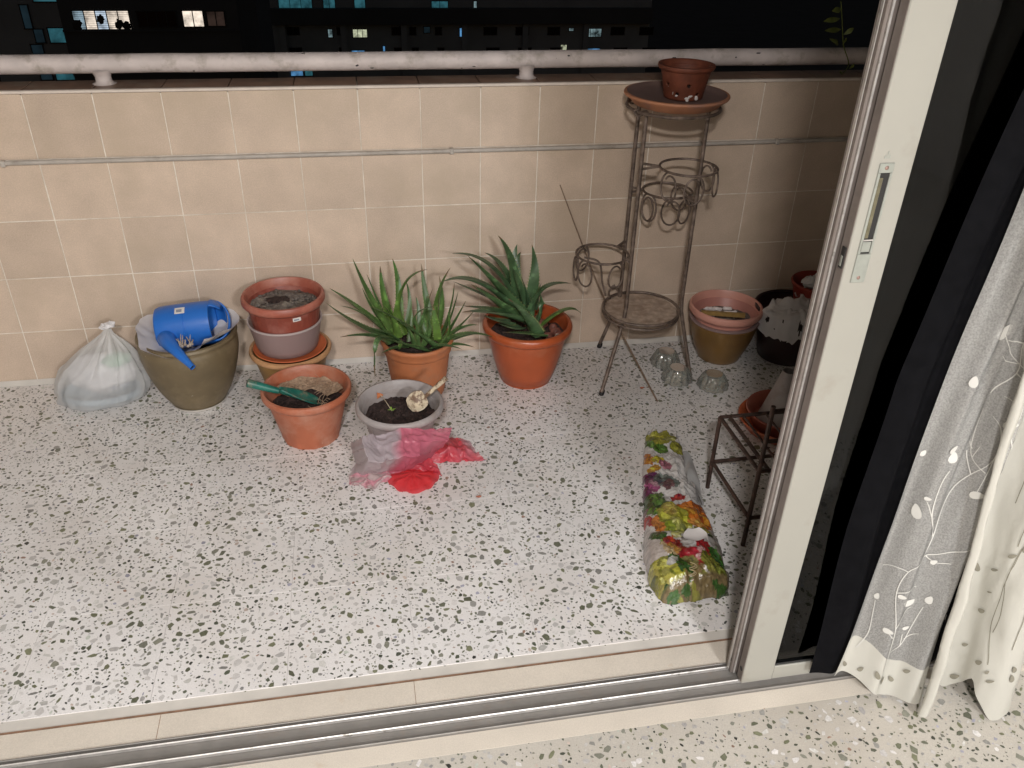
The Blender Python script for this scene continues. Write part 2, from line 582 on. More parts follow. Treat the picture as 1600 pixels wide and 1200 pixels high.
M_ASPHALT = mat("asphalt", (.05, .05, .05), rough=.9, var=.2, scale=.2)


def lit(name, col, s, scale=2.0, lo=.15):
    """a lit room behind a pane: the glow is uneven, as furniture and curtains make it"""
    m, nt, p = _nodes(name)
    n = _noise(nt, scale, 4, .6)
    f = _ramp(nt, n.outputs[0], .33, .62)
    c = _mix(nt, f, tuple(x * lo for x in col), col)
    nt.links.new(c, p.inputs["Emission Color"])
    p.inputs["Emission Strength"].default_value = s
    p.inputs["Base Color"].default_value = (.02, .02, .02, 1)
    return m


L_WARM = lit("lit_room_warm", (1.0, .86, .72), 1.15, 1.6, .35)
L_COOL = lit("lit_room_cool", (.62, .85, 1.0), .55, 1.3, .25)
L_COOL2 = lit("lit_room_blue_white", (.70, .84, 1.0), 1.0, 1.4, .35)
L_TEAL = lit("lit_room_teal", (.10, .42, .52), .26, .8, .25)
L_DIM = lit("lit_room_dim", (.32, .2, .16), .10, 1.2, .4)
L_YELL = lit("lit_room_yellow", (.9, .95, .65), .75, .9, .05)
L_BLUE = lit("lit_room_blue", (.18, .52, 1.0), .55, .8, .2)
L_PALE = lit("lit_room_pale", (.55, .8, .85), .35, 1.2, .05)
L_CORR = lit("lit_corridor", (.10, .22, .30), .10, .35, .3)

# ------------------------------------------------------------------ setting: floors
XL, XR = -1.6, 3.4                                   # ends of the balcony
Y_RUST = -1.512
o = structure(MB().box(XL, XR, Y_RUST - .006, .13, -.12, -.0021).build("balcony_floor", M_JOINT))
bal = o
# 30 cm terrazzo tiles, joints as thin recesses
tile_me = MB().bbox(-.1497, .1497, -.1497, .1497, -.0020, 0, .0003).mesh("floor_tile", M_TERR)
x0s = [.73 + .3 * k for k in range(-8, 10)]
y0s = [-1.18 + .3 * k for k in range(-1, 5)] + [.02]
for i, xa in enumerate(x0s):
    for j, ya in enumerate(y0s[:-1]):
        xb, yb = xa + .3, ya + .3
        if xb <= XL or xa >= XR:
            continue
        full = xa > XL and xb < XR
        if full and yb < 0:
            t = link("floor_tile", tile_me, bal)
            t.location = ((xa + xb) / 2, (ya + yb) / 2, 0)
        else:
            MB().bbox(max(xa, XL) + .0003, min(xb, XR) - .0003, ya + .0003, min(yb, -.001) - .0003, -.0020, 0, .0003).build("floor_tile", M_TERR, bal)

def chips(x0, x1, y0, y1, n, seed, z, joints=True, big=1.0, edge=.0):
    rr = random.Random(seed)
    cell = .014 * big
    grid = {}
    mb = MB()
    pal = [((.06, .065, .05), 13), ((.10, .11, .08), 20), ((.15, .155, .10), 20), ((.19, .19, .16), 20), ((.25, .245, .24), 20),
           ((.42, .405, .39), 22), ((.40, .42, .38), 6), ((.04, .04, .035), 5), ((.42, .35, .31), 4), ((.26, .17, .13), 2), ((.30, .30, .36), 4)]
    cols = [c for c, w in pal for _ in range(w)]
    done = tries = 0
    while done < n and tries < n * 5:
        tries += 1
        s = rr.random()
        r = (.0017 + .0018 * rr.random() if s < .42 else .0038 + .0034 * rr.random() if s < .84 else .0072 + .0038 * rr.random()) * big
        if tries < n * .07:
            r = (.0085 + .0042 * rr.random()) * big
        x, y = rr.uniform(x0, x1), rr.uniform(y0, y1)
        if y - r < y0 + edge * rr.random() or y + r > y1 or x - r < x0 or x + r > x1:
            continue
        if joints:
            jx = (x - .73) % .3
            jy = (y + 1.18) % .3
            if min(jx, .3 - jx) < r * .35 + .0006 or min(jy, .3 - jy) < r * .35 + .0006:
                continue
        gx, gy = int(x // cell), int(y // cell)
        ok = True
        for a in (-2, -1, 0, 1, 2):
            for b in (-2, -1, 0, 1, 2):
                for (px, py, pr) in grid.get((gx + a, gy + b), ()):
                    if (px - x) ** 2 + (py - y) ** 2 < (pr + r) ** 2 * .58:
                        ok = False
                        break
                if not ok:
                    break
            if not ok:
                break
        if not ok:
            continue
        grid.setdefault((gx, gy), []).append((x, y, r))
        done += 1
        k = rr.choice((4, 5, 5, 6, 6, 7))
        el = rr.uniform(.36, .95)
        rot = rr.uniform(0, PI)
        ca, sa = math.cos(rot), math.sin(rot)
        ph = rr.uniform(0, 6)
        pts = []
        for q in range(k):
            a = ph + 2 * PI * (q + rr.uniform(-.28, .28)) / k
            d = r * rr.uniform(.68, 1.12)
            u, v = d * math.cos(a), d * math.sin(a) * el
            pts.append((x + u * ca - v * sa, y + u * sa + v * ca, z))
        c = rr.choice(cols)
        j = rr.uniform(.85, 1.3)
        if r > .0074 * big:
            c = rr.choice(((.12, .125, .085), (.13, .135, .10), (.19, .19, .155), (.23, .225, .21), (.40, .385, .375), (.50, .485, .475), (.52, .50, .49), (.46, .45, .43), (.16, .165, .105)))
        mb.add(pts, [tuple(range(k))], tuple(min(1, q * j) for q in c))
    return mb


tag(chips(XL + .01, XR - .01, -1.486, -.004, 40000, 3, .0004, True, 1.12).build("terrazzo_chip", M_CHIP, bal), kind="stuff")
# cement fillet where floor meets parapet
MB().add([(XL, .0, 0.0005), (XR, .0, .0005), (XR, -.016, .0005), (XL, -.016, .0005), (XL, -.0015, .016), (XR, -.0015, .016)],
         [(3, 2, 5, 4)]).build("cement_fillet", M_JOINT, bal)
# threshold
sill = structure(MB().bbox(XL, XR, -1.585, Y_RUST - .005, -.1, .004, .002).build("door_sill", M_SILL))
MB().box(XL, XR, Y_RUST - .0052, Y_RUST + .0012, -.05, .0012).build("rust_line", M_RUST, sill)
for xc in (.46, 1.02):
    MB().box(xc, xc + .0012, -1.584, Y_RUST - .0052, .0035, .0044).build("crack", M_RUST, sill)
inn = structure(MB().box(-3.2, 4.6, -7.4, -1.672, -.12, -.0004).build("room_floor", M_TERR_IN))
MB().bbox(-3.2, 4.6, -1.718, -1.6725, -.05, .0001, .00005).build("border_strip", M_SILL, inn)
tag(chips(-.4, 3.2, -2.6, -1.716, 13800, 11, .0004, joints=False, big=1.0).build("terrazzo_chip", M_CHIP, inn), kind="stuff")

# ------------------------------------------------------------------ setting: shell of the flat
structure(MB().box(XL - .15, XL, -1.52, .13, -.12, 2.62).build("balcony_wall_left", M_PLASTER))
structure(MB().box(XR, XR + .15, -1.52, .13, -.12, 2.62).build("balcony_wall_right", M_PLASTER))
structure(MB().box(XL - .15, XR + .15, -1.52, .16, 2.62, 2.8).build("balcony_ceiling", M_CEIL))
structure(MB().box(-3.2, 4.6, -7.4, -1.6721, 2.64, 2.8).build("room_ceiling", M_CEIL))
structure(MB().box(-3.35, -3.2, -7.4, -1.52, -.12, 2.64).build("room_wall_left", M_PLASTER))
structure(MB().box(4.6, 4.75, -7.4, -1.52, -.12, 2.64).build("room_wall_right", M_PLASTER))
structure(MB().box(-3.35, 4.75, -7.55, -7.4, -.12, 2.8).build("room_wall_back", M_PLASTER))
structure(MB().box(-3.2, -1.3, -1.672, -1.521, 0, 2.64).box(3.2, 4.6, -1.672, -1.521, 0, 2.64).box(-1.3, 3.2, -1.672, -1.521, 2.2, 2.64).build("door_wall", M_PLASTER))


def ceiling_lamp(loc, power, col, size, label):
    t = thing("ceiling_lamp", label, "ceiling lamp")
    MB().lathe([(.02, .06), (size * .55, .055), (size * .6, .03), (size * .58, .0), (size * .5, -.002)], loc, 32).build("lamp_housing", M_WHITE, t, True)
    li = bpy.data.lights.new("ceiling_lamp_light", 'AREA')
    li.shape = 'DISK'
    li.size = size
    li.energy = power
    li.color = col
    lo = bpy.data.objects.new("ceiling_lamp_light", li)
    lo.location = Vector(loc) - Vector((0, 0, .006))
    COL.objects.link(lo)
    lo.parent = t
    return t


ceiling_lamp(LAMP_A, POWER_A, COL_A, .30, "round white ceiling lamp lighting the room near the balcony door")
ceiling_lamp(LAMP_B, POWER_B, COL_B, .60, "wide warm ceiling lamp at the far end of the room")

# ------------------------------------------------------------------ parapet
par = thing("parapet_wall", "beige tiled balcony parapet with a reddish tiled ledge and pale edge trim", "wall")
MB().box(XL, XR, .0011, .13, -.1, .999).build("wall_core", M_GROUT, par)
MB().box(XL, XR, .06, .14, -3, -.1).build("wall_base", M_PLASTER, par)
tme = MB().bbox(-.0983, .0983, 0, .006, -.0983, .0983, .0005).mesh("tile", M_TILE)
for kx in range(-8, 17):
    for kz in range(5):
        t = link("tile", tme, par)
        t.location = (kx * .2 + .1 + R.uniform(-.0004, .0004), R.uniform(-.0003, .0003), kz * .2 + .1 + .004)
        t.rotation_euler = (R.uniform(-.002, .002), 0, R.uniform(-.002, .002))
MB().bbox(XL, XR, -.004, .012, 1.0035, 1.0125, .002).build("edge_trim", M_TRIM, par)
lme = MB().bbox(-.0985, .0985, .0125, .136, .9995, 1.0115, .001).mesh("ledge_tile", M_LEDGE)
for kx in range(-8, 17):
    t = link("ledge_tile", lme, par)
    t.location = (kx * .2 + .1, 0, 0)

# conduit clipped along the wall
cd = thing("conduit_pipe", "thin grey conduit pipe running level along the tiled parapet", "pipe")
MB().tube([(XL, -.0085, .8), (0.6, -.0085, .797), (1.9, -.0085, .796), (XR, -.0085, .799)], .0075, 10).build("pipe", M_PIPE, cd, True)
for x in (-.9, -.1, 1.30, 2.48, 3.1):
    MB().bbox(x - .007, x + .007, -.0185, -.0005, .7875, .8065, .002).build("clip", M_PIPE, cd)

# railing
rl = thing("balcony_railing", "thick pinkish white railing pipe with chipped paint on short posts above the ledge", "railing")
path = [(XL + (XR - XL) * i / 60, .088 + .0012 * nz(i * .3), 1.072 - .0035 * (i / 60) + .0015 * nz(i * .4, 5)) for i in range(61)]
MB().tube(path, .0285, 20).build("rail", M_RAIL, rl, True)
for x in (-1.13, .222, 1.568, 2.92):
    pr = [(.036, 1.0118), (.029, 1.0145), (.0245, 1.02), (.0235, 1.032), (.027, 1.043), (.036, 1.055)]
    MB().lathe([(r, z) for r, z in pr], (x, .088, 0), 20, mod=lambda i, a: 1 + .03 * math.sin(3 * a + i)).build("post", M_RAIL, rl, True)
for k in range(26):                                     # blistered paint flakes and droppings on the rail
    x = R.uniform(-.3, 2.6)
    a = R.uniform(-.9, 1.2)
    p = Vector((x, .088 - .0285 * math.cos(a), 1.0705 + .0285 * math.sin(a)))
    if k % 2:
        MB().blob(p, (R.uniform(.003, .008), .0016, .0022), k, .6, 7, 5).build("paint_flake", M_DARK, rl)

# ------------------------------------------------------------------ sliding door and its track
trk = thing("door_track", "dull aluminium sliding door track with two shiny ribs along the sill", "door track")
MB().box(-1.3, 3.2, -1.6718, -1.5855, -.03, .0015).build("track_base", M_ALU, trk)
MB().bbox(-1.3, 3.2, -1.603, -1.5985, .0016, .013, .0015).build("rib", M_ALU_B, trk)
MB().bbox(-1.3, 3.2, -1.6435, -1.639, .0016, .013, .0015).build("rib", M_ALU_B, trk)
MB().bbox(-1.3, 3.2, -1.5895, -1.5858, .0016, .009, .001).build("lip", M_ALU, trk)
MB().bbox(-1.3, 3.2, -1.672, -1.668, .0016, .008, .001).build("lip", M_ALU, trk)


def panel(name, label, x0, x1, ya, yb, stile_w, smat, handle):
    d = thing(name, label, "door")
    zt = 2.18
    st = MB()
    st.bbox(x0, x0 + stile_w, ya, yb, .016, zt, .0015)
    stile = st.build("stile", smat, d)
    MB().bbox(x1 - stile_w, x1, ya, yb, .016, zt, .0015).build("stile", smat, d)
    MB().bbox(x0 + stile_w + .0004, x1 - stile_w - .0004, ya + .001, yb - .001, .016, .058, .0015).build("bottom_rail", smat, d)
    MB().bbox(x0 + stile_w + .0004, x1 - stile_w - .0004, ya + .001, yb - .001, zt - .07, zt, .0015).build("top_rail", smat, d)
    ym = (ya + yb) / 2
    MB().box(x0 + stile_w - .004, x1 - stile_w + .004, ym - .003, ym + .003, .054, zt - .066).build("pane", M_GLASS, d)
    MB().bbox(x0 + stile_w - .0002, x1 - stile_w + .0002, ya + .004, ya + .0075, .0582, .0635, .001).build("glazing_bead", M_DARK, d)
    return d, stile


# outer panel (balcony side) and inner panel (room side), both slid to the right
dA, sA = panel("sliding_door_panel", "balcony side aluminium glass door panel, stacked behind the pale one", 1.757, 3.18, -1.623, -1.598, .07, M_ALU_C, False)
dB, sB = panel("sliding_door_panel", "room side glass door panel with pale stile and recessed latch", 1.7705, 3.19, -1.656, -1.630, .0755, M_ALU_W, True)
MB().bbox(1.7695, 1.7712, -1.6535, -1.6325, .02, 2.18, .0003).build("edge_cap", M_ALU_C, dB)
MB().bbox(1.762, 1.766, -1.6275, -1.6238, .02, 2.18, .0005).build("weather_strip", M_ALU_B, dA)
MB().bbox(1.7552, 1.7568, -1.6145, -1.6065, .02, 2.18, .0006).build("edge_groove", M_ALU_B, dA)
for y in (-1.612, -1.6445):
    x = 1.7562 if y > -1.62 else 1.7688
    MB().lathe([(.0005, 0), (.006, 0.0)], (0, 0, 0), 14).build("drain_hole_shade", M_DARK, dA if y > -1.62 else dB)  # flat dark disc stands in for the shade in a hole
    ob = COL.objects[-1] if False else bpy.data.objects[[q.name for q in (dA if y > -1.62 else dB).children if q.name.startswith("drain_hole_shade")][-1]]
    ob.rotation_euler = (0, -PI / 2, 0)
    ob.location = (x - .0004 if y > -1.62 else x, y, .055)
MB().bbox(1.7672, 1.7690, -1.6515, -1.6400, 1.062, 1.100, .0006).build("keeper_slot_shade", M_DARK, dB)  # raised dark block painted as the shade of a slot
MB().bbox(1.7660, 1.7672, -1.6490, -1.6430, 1.066, 1.085, .0006).build("keeper_tongue", M_LOCK, dB)
# latch on the pale stile
yF = -1.656
lp = MB()
lp.bbox(1.7868, 1.8122, yF - .0022, yF - .0002, 1.0385, 1.0900, .0006)
lp.bbox(1.7868, 1.7918, yF - .0022, yF - .0002, 1.0902, 1.2280, .0006)
lp.bbox(1.8080, 1.8122, yF - .0022, yF - .0002, 1.0902, 1.2280, .0006)
lp.bbox(1.7868, 1.8122, yF - .0022, yF - .0002, 1.2282, 1.2440, .0006)
lock = lp.build("latch_plate", M_LOCK, dB)
MB().box(1.7919, 1.8079, yF - .0006, yF - .0003, 1.0903, 1.2279).build("latch_recess_shade", M_DARK, lock)  # flat dark sheet for the recess shade, nothing is sunk in
MB().bbox(1.7922, 1.7985, yF - .0016, yF - .0007, 1.118, 1.220, .0003).build("latch_lever", M_BRASS, lock)
MB().bbox(1.7905, 1.8085, yF - .0030, yF - .0023, 1.1135, 1.1165, .0003).build("latch_bar", M_ALU_B, lock)
MB().bbox(1.7905, 1.8060, yF - .0030, yF - .0023, 1.0945, 1.1125, .0005).build("thumb_tab", M_LOCK, lock)
for z in (1.2365, 1.0475):
    MB().blob((1.7995, yF - .0024, z), (.0034, .0012, .0034), 1, 0, 10, 6).build("screw", M_SCREW, lock, True)
for k in range(3):
    MB().box(1.792 + .004 * k, 1.7945 + .004 * k, yF - .0004, yF + .001, 1.251, 1.256 + .006 * (k % 2)).build("scuff", M_LOCK, dB)


# ------------------------------------------------------------------ curtains
def cloth(fn, nu, nv, name, material, parent=None, smooth=True):
    return MB().grid(fn, nu, nv).build(name, material, parent, smooth, None) if False else link(name, MB().grid(fn, nu, nv).mesh(name, material, smooth), parent)


def plan(pts, n=24):
    P = catmull([(x, y, 0) for x, y in pts], n)
    L = [0]
    for a, b in zip(P, P[1:]):
        L.append(L[-1] + (b - a).length)

    def at(u):
        s = u * L[-1]
        lo, hi = 0, len(L) - 1
        while hi - lo > 1:
            m = (lo + hi) // 2
            if L[m] <= s:
                lo = m
            else:
                hi = m
        t = (s - L[lo]) / max(1e-9, L[hi] - L[lo])
        return P[lo].lerp(P[hi], t)
    return at, L[-1]


ZT = 2.3
pb, _ = plan([(1.885, -1.676), (1.93, -1.690), (1.965, -1.672), (2.02, -1.690), (2.08, -1.672), (2.16, -1.688), (2.26, -1.672), (2.36, -1.688), (2.5, -1.672), (2.7, -1.688), (3.0, -1.674)])


def f_black(u, v):
    p = pb(u)
    z = .045 + (ZT - .045) * v
    e = (1 - u)
    return (p.x + .03 + e * (.004 * math.sin(z * 9) + .085 * max(0, z - .85) / .6 + .02 * max(0, .5 - z)) + .004 * nz(u * 9, v * 5), p.y + .004 * math.sin(u * 60 + 3 * math.sin(z * 1.7)) + .005 * nz(u * 16, v * 5, 3), z + .006 * nz(u * 10) * (1 - v))


t = thing("black_curtain", "black blackout curtain hanging in folds close behind the door glass", "curtain")
cloth(f_black, 150, 60, "cloth", M_BLACKCLOTH, t)

ps, LS = plan([(1.958, -1.700), (1.990, -1.708), (2.03, -1.722), (2.07, -1.742), (2.105, -1.756), (2.140, -1.762), (2.175, -1.752)])


def f_sheer(u, v):
    p = ps(u)
    z0 = .055 - .06 * u + .012 * math.sin(u * 9)
    z = max(z0, .004) + (ZT - max(z0, .004)) * v
    g = 1 - .62 * min(1, z / 1.35) ** .8           # gathered towards the top
    x = 1.968 + (p.x - 1.958) * g + .055 * z * .9
    x += .006 * math.sin(z * 6 + u * 4)
    y = p.y + .014 * math.sin(u * 13 + z * 1.4) * (.4 + .6 * g) + .005 * math.sin(u * 31 - z * 3.2) * (.3 + .7 * v ** .5) + .005 * nz(u * 7, z * 4, 2)
    return (x, y, z)


sh = thing("sheer_curtain", "grey sheer curtain panel embroidered with white vines and leaves, edged with a cream hem", "curtain")
VH = .052


def sub(fn, v0, v1):
    return lambda u, v: fn(u, v0 + (v1 - v0) * v)


cloth(sub(f_sheer, VH, 1), 40, 90, "voile", M_SHEER, sh)
cloth(sub(f_sheer, 0, VH), 40, 6, "hem", M_CLOTH, sh)


def on(fn, u, v, lift=.0018):
    a = Vector(fn(u, v))
    e = .01
    du = Vector(fn(min(1, u + e), v)) - Vector(fn(max(0, u - e), v))
    dv = Vector(fn(u, v + e)) - Vector(fn(u, v - e))
    n = du.cross(dv).normalized()
    if n.y > 0:
        n = -n
    return a + n * lift, n


def ribbon(fn, pts, w, aspect, mb):
    """flat embroidered cord following the cloth; pts in (u, height v), w metres"""
    P = catmull([(a, b, 0) for a, b in pts], 6)
    W = [on(fn, min(max(p.x, .01), .99), min(max(p.y, .003), .99)) for p in P]
    vs = []
    for i, (p, n) in enumerate(W):
        a = W[max(i - 1, 0)][0]
        b = W[min(i + 1, len(W) - 1)][0]
        t = (b - a)
        t = t.normalized() if t.length > 1e-9 else Vector((0, 0, 1))
        s = n.cross(t)
        k = 1 - .35 * i / len(W)
        vs += [p - s * w * k, p + s * w * k]
    mb.add(vs, [(2 * i, 2 * i + 1, 2 * i + 3, 2 * i + 2) for i in range(len(W) - 1)])


def leaf_patch(fn, u, v, r, ang, el, mb, du=8.0, dv=.55, lift=.0022):
    vs = []
    k = 12
    c, n = on(fn, min(max(u, .02), .98), v, lift)
    x = Vector((1, 0, 0)) - n * n.x
    x.normalize()
    y = n.cross(x)
    if y.z < 0:
        y = -y
    for q in range(k):
        a = 2 * PI * q / k
        e, f = r * math.cos(a), r * el * math.sin(a) * (1 - .35 * math.cos(a))
        ex, fy = e * math.cos(ang) - f * math.sin(ang), e * math.sin(ang) + f * math.cos(ang)
        vs.append(c + x * ex + y * fy)
    mb.add(vs, [tuple(range(k))])


vine = MB()
stems = [[(.42, .055), (.40, .10), (.38, .15), (.28, .21), (.32, .26), (.46, .30), (.52, .34), (.50, .40), (.60, .46), (.72, .50), (.74, .57)],
         [(.46, .30), (.60, .315), (.74, .33), (.86, .345)], [(.50, .305), (.62, .30), (.72, .305)], [(.38, .15), (.46, .19), (.54, .205)], [(.38, .13), (.28, .135)],
         [(.42, .10), (.56, .12), (.62, .16), (.66, .21)], [(.56, .12), (.54, .145)], [(.58, .135), (.70, .155)], [(.28, .21), (.44, .24), (.52, .245)],
         [(.14, .06), (.18, .10), (.16, .14), (.14, .17)], [(.32, .26), (.18, .25), (.10, .24)], [(.52, .34), (.36, .37), (.32, .42), (.36, .45)], [(.36, .37), (.24, .385)],
         [(.60, .46), (.52, .49)], [(.88, .36), (.84, .42), (.90, .48), (.86, .54), (.92, .58)], [(.84, .42), (.72, .43)], [(.86, .50), (.76, .535)], [(.50, .58), (.62, .62), (.60, .66), (.66, .70)],
         [(.62, .62), (.80, .60)], [(.60, .66), (.44, .655)], [(.40, .72), (.50, .80), (.48, .9)]]
for s_ in stems:
    ribbon(f_sheer, [(a, b * .62) for a, b in s_], .0012, 1, vine)
    if s_[0][1] < .6:
        ribbon(f_sheer, [(min(.97, max(.03, 1.02 - a * .8)), .24 + b * .5) for a, b in s_], .0009, 1, vine)
vine.build("vine_stem", M_EMBR, sh)
for (u, v, r, a) in [(.50, .212, .014, .6), (.34, .213, .009, .2), (.68, .228, .012, 1.4), (.32, .135, .012, .1), (.14, .18, .009, 1.4), (.20, .36, .017, 1.9), (.74, .58, .013, 1.2), (.34, .47, .013, 1.6),
                     (.70, .43, .014, .2), (.74, .545, .013, .3), (.56, .16, .008, .8), (.92, .595, .013, 1.3), (.36, .66, .017, 1.0), (.66, .715, .013, 1.2), (.24, .39, .007, .2), (.84, .605, .010, 0.2), (.46, .92, .016, 1.2), (.30, .48, .010, .9), (.62, .86, .012, .5), (.22, .58, .012, 1.5), (.52, .76, .009, .3), (.80, .80, .012, 1.1), (.18, .80, .011, .7), (.10, .45, .008, 1.2), (.60, .30, .008, .9), (.86, .20, .008, 1.6)]:
    m_ = MB()
    leaf_patch(f_sheer, u, v * .62, r, a, .62, m_)
    m_.build("embroidered_leaf", M_EMBR, sh)

pc, LC = plan([(2.146, -1.776), (2.134, -1.788), (2.146, -1.800), (2.162, -1.786), (2.186, -1.745), (2.215, -1.712), (2.245, -1.735), (2.262, -1.79), (2.295, -1.822), (2.345, -1.815), (2.385, -1.765), (2.43, -1.705), (2.49, -1.690), (2.54, -1.73), (2.585, -1.785), (2.65, -1.79), (2.72, -1.72), (2.80, -1.70), (2.88, -1.76), (2.98, -1.73)], 12)


def f_cream(u, v):
    p = pc(u)
    z0 = .012 + .012 * math.sin(u * 21) + (.10 * max(0, 1 - abs(u - .205) / .05)) + .05 * max(0, 1 - abs(u - .56) / .06)
    z = z0 + (ZT - z0) * v
    k = min(1, z / 1.35)
    x = 2.142 + (p.x - 2.142) * (1 - .30 * k) - .105 * k + .005 * math.sin(z * 5 + u * 9)
    x += .005 * nz(u * 25, z * 7, 4) + .003 * nz(u * 50, z * 22, 6)
    y = -1.752 + (p.y + 1.752) * (1 - .35 * k) - .012 + .006 * nz(u * 14, z * 6, 8) + .003 * nz(u * 40, z * 18, 2)
    return (x, y, z)


cc_ = thing("cream_curtain", "cream lined curtain with printed grey leaves gathered at the right, touching the room floor", "curtain")
cloth(f_cream, 260, 80, "cloth", M_CLOTH, cc_)
rr = random.Random(5)
for k in range(120):
    u, v = rr.uniform(.10, .66), rr.uniform(.01, .60)
    m_ = MB()
    leaf_patch(f_cream, u, v, rr.uniform(.006, .016), rr.uniform(.9, 2.2), rr.uniform(.32, .6), m_, lift=.003)
    m_.build("printed_leaf", M_LEAFPRINT, cc_)
for k in range(7):
    m_ = MB()
    leaf_patch(f_sheer, .10 + .12 * k + rr.uniform(-.03, .03), rr.uniform(.012, .044), rr.uniform(.006, .013), rr.uniform(.9, 2.2), .45, m_, lift=.003)
    m_.build('printed_leaf', M_LEAFPRINT, sh)
vn = MB()
for k in range(26):
    u, v = rr.uniform(.18, .6), rr.uniform(.02, .45)
    pts = [(u, v)]
    for q in range(5):
        u += rr.uniform(-.014, .014)
        v += .03
        pts.append((u, v))
    ribbon(f_cream, pts, .0009, 1, vn)
vn.build("printed_stem", M_LEAFPRINT, cc_)


# ------------------------------------------------------------------ pots
def pot(c, prof, name, label, material, n=64, mod=None, cat="plant pot", rim=None, rim_mat=None, inner=None):
    t = thing(name, label, cat)
    MB().lathe(prof, c, n, mod).build("body", material, t, True, 50)
    if rim:
        MB().lathe(rim, c, n).build("rim", rim_mat or material, t, True, 50)
    return t


def soil(parent, c, r, z, material, seed=0, amp=.012, name="soil", lumps=0, dome=.0):
    def fn(u, v):
        a = 2 * PI * u
        q = r * v
        x, y = c[0] + q * math.cos(a), c[1] + q * math.sin(a)
        return (x, y, z + dome * (1 - v * v) + amp * nz(x * 22, y * 22, seed) + amp * .6 * nz(x * 60, y * 60, seed + 3))
    mb = MB().grid(fn, 48, 16, wrap=True)
    rq = random.Random(seed)
    for k in range(lumps):
        a, q = rq.uniform(0, 2 * PI), r * .9 * math.sqrt(rq.random())
        mb.blob((c[0] + q * math.cos(a), c[1] + q * math.sin(a), z + dome * .5 + amp * .3), (rq.uniform(.003, .009), rq.uniform(.003, .008), rq.uniform(.003, .006)), k, .5, 8, 5)
    return mb.build(name, material, parent, True, 60)


def smooth(prof, a, b, n=4):
    """rounds the stretch a..b of a profile"""
    mid = [(p.x, p.y) for p in catmull([(r, z, 0) for r, z in prof[a:b + 1]], n)]
    return prof[:a] + mid + prof[b + 1:]


# olive glazed jar
OL = (.378, -.188, 0)
t = pot(OL, smooth([(.0, .004), (.078, .002), (.088, .0), (.0915, .010), (.118, .058), (.139, .112), (.153, .165), (.160, .205), (.161, .232), (.157, .248), (.159, .256), (.163, .262), (.160, .270), (.150, .271), (.146, .262), (.148, .24), (.150, .2), (.13, .1), (.0, .03)], 3, 9),
        "olive_pot", "dark olive glazed round pot holding the blue watering can and white paper", M_OLIVE)
MB().lathe([(.0865, .0005), (.092, .003), (.0945, .012), (.0975, .0125)], OL, 48).build("foot_ring", M_STICK if False else M_JOINT, t, True)


def f_paper(u, v):
    a = 2 * PI * u
    rag = 1 + .06 * math.sin(3 * a + 1) + .05 * nz(math.cos(a) * 3, math.sin(a) * 3, 4)
    ext = 1 + .10 * max(0, math.cos(a - .15)) ** 2 + .10 * max(0, math.cos(a - PI + .2)) ** 3
    lob = max(0, math.cos(a + .72)) ** 6
    lob2 = max(0, math.cos(a + 2.25)) ** 14
    q = .146 * v * rag * (1 + (ext - 1) * v + .20 * (lob + lob2) * v)
    x, y = OL[0] + q * math.cos(a), OL[1] + q * math.sin(a)
    z = .212 + .056 * v ** 1.5 + .006 * nz(x * 24, y * 24) + .010 * v * v * abs(math.sin(2 * a + .4)) - .014 * max(0, math.cos(a + 1.75)) ** 2 * v + (.022 * v ** 3 if math.cos(a) > .5 else 0) + .03 * max(0, math.cos(a - PI)) ** 4 * v ** 3 + .020 * (lob + .7 * lob2) * v ** 2
    return (x, y, z)


pp = MB().grid(f_paper, 72, 20, wrap=True).build("white_paper", M_PAPER, None, True)
tag(pp, "crumpled white paper lining the mouth of the olive pot under the watering can", "paper")

# watering can lying on its side
wc = thing("watering_can", "blue plastic watering can lying on its side in the olive pot", "watering can")
A0 = PY(249, 513, -.185)
A1 = PY(333, 503, -.185)
ax = (A1 - A0).normalized()
e1 = Vector((0, -1, 0)) - ax * (-ax.y)
e1.normalize()
e2 = ax.cross(e1)
if e2.z < 0:
    e2 = -e2
LC_ = (A1 - A0).length


def can_pt(s, a, r):
    return A0 + ax * (s * LC_) + (e1 * math.cos(a) + e2 * math.sin(a)) * r


prof = [(-.03, .0), (-.03, .035), (-.025, .055), (.0, .066), (.06, .0705), (.2, .0725), (.53, .0735), (.535, .072), (.56, .072), (.565, .0735), (.9, .0735), (1.0, .0725), (1.0, .066), (.95, .066), (.5, .066)]
mb = MB()
n = 48
vs = [can_pt(s, 2 * PI * k / n, r) for s, r in prof for k in range(n)]
mb.add(vs, [(i * n + k, i * n + (k + 1) % n, (i + 1) * n + (k + 1) % n, (i + 1) * n + k) for i in range(len(prof) - 1) for k in range(n)])
body = mb.build("body", M_BLUE, wc, True, 35)
mb = MB()
mb.add([can_pt(.62, 2 * PI * k / n, .0659) for k in range(n)], [tuple(range(n))])
mb.build("inside", M_BLUE_SHADE, wc)  # closing disc in the shaded blue
# half hood over the mouth plus the broad strap handle


def f_hood(u, v):
    a = PI * .40 + PI * .95 * u
    s = 1.0 + .20 * v
    r = .0725 * (1 - .30 * v ** 2)
    return can_pt(s, a, r)


m_ = MB().grid(f_hood, 24, 8)
hd = m_.build("hood", M_BLUE, wc, True)
sm = hd.modifiers.new("thick", 'SOLIDIFY')
sm.thickness = .003


def f_handle(u, v):
    b = PI * u
    s = 1.0 + .33 * math.sin(b) ** .8
    y = -.070 * math.cos(b)
    w = (v - .5) * (.030 + .008 * math.cos(2 * b))
    c = A0 + ax * (s * LC_) + e1 * (.62 * -y) + e2 * (.78 * y)
    side = e1 * .78 + e2 * .62
    return c + side * w


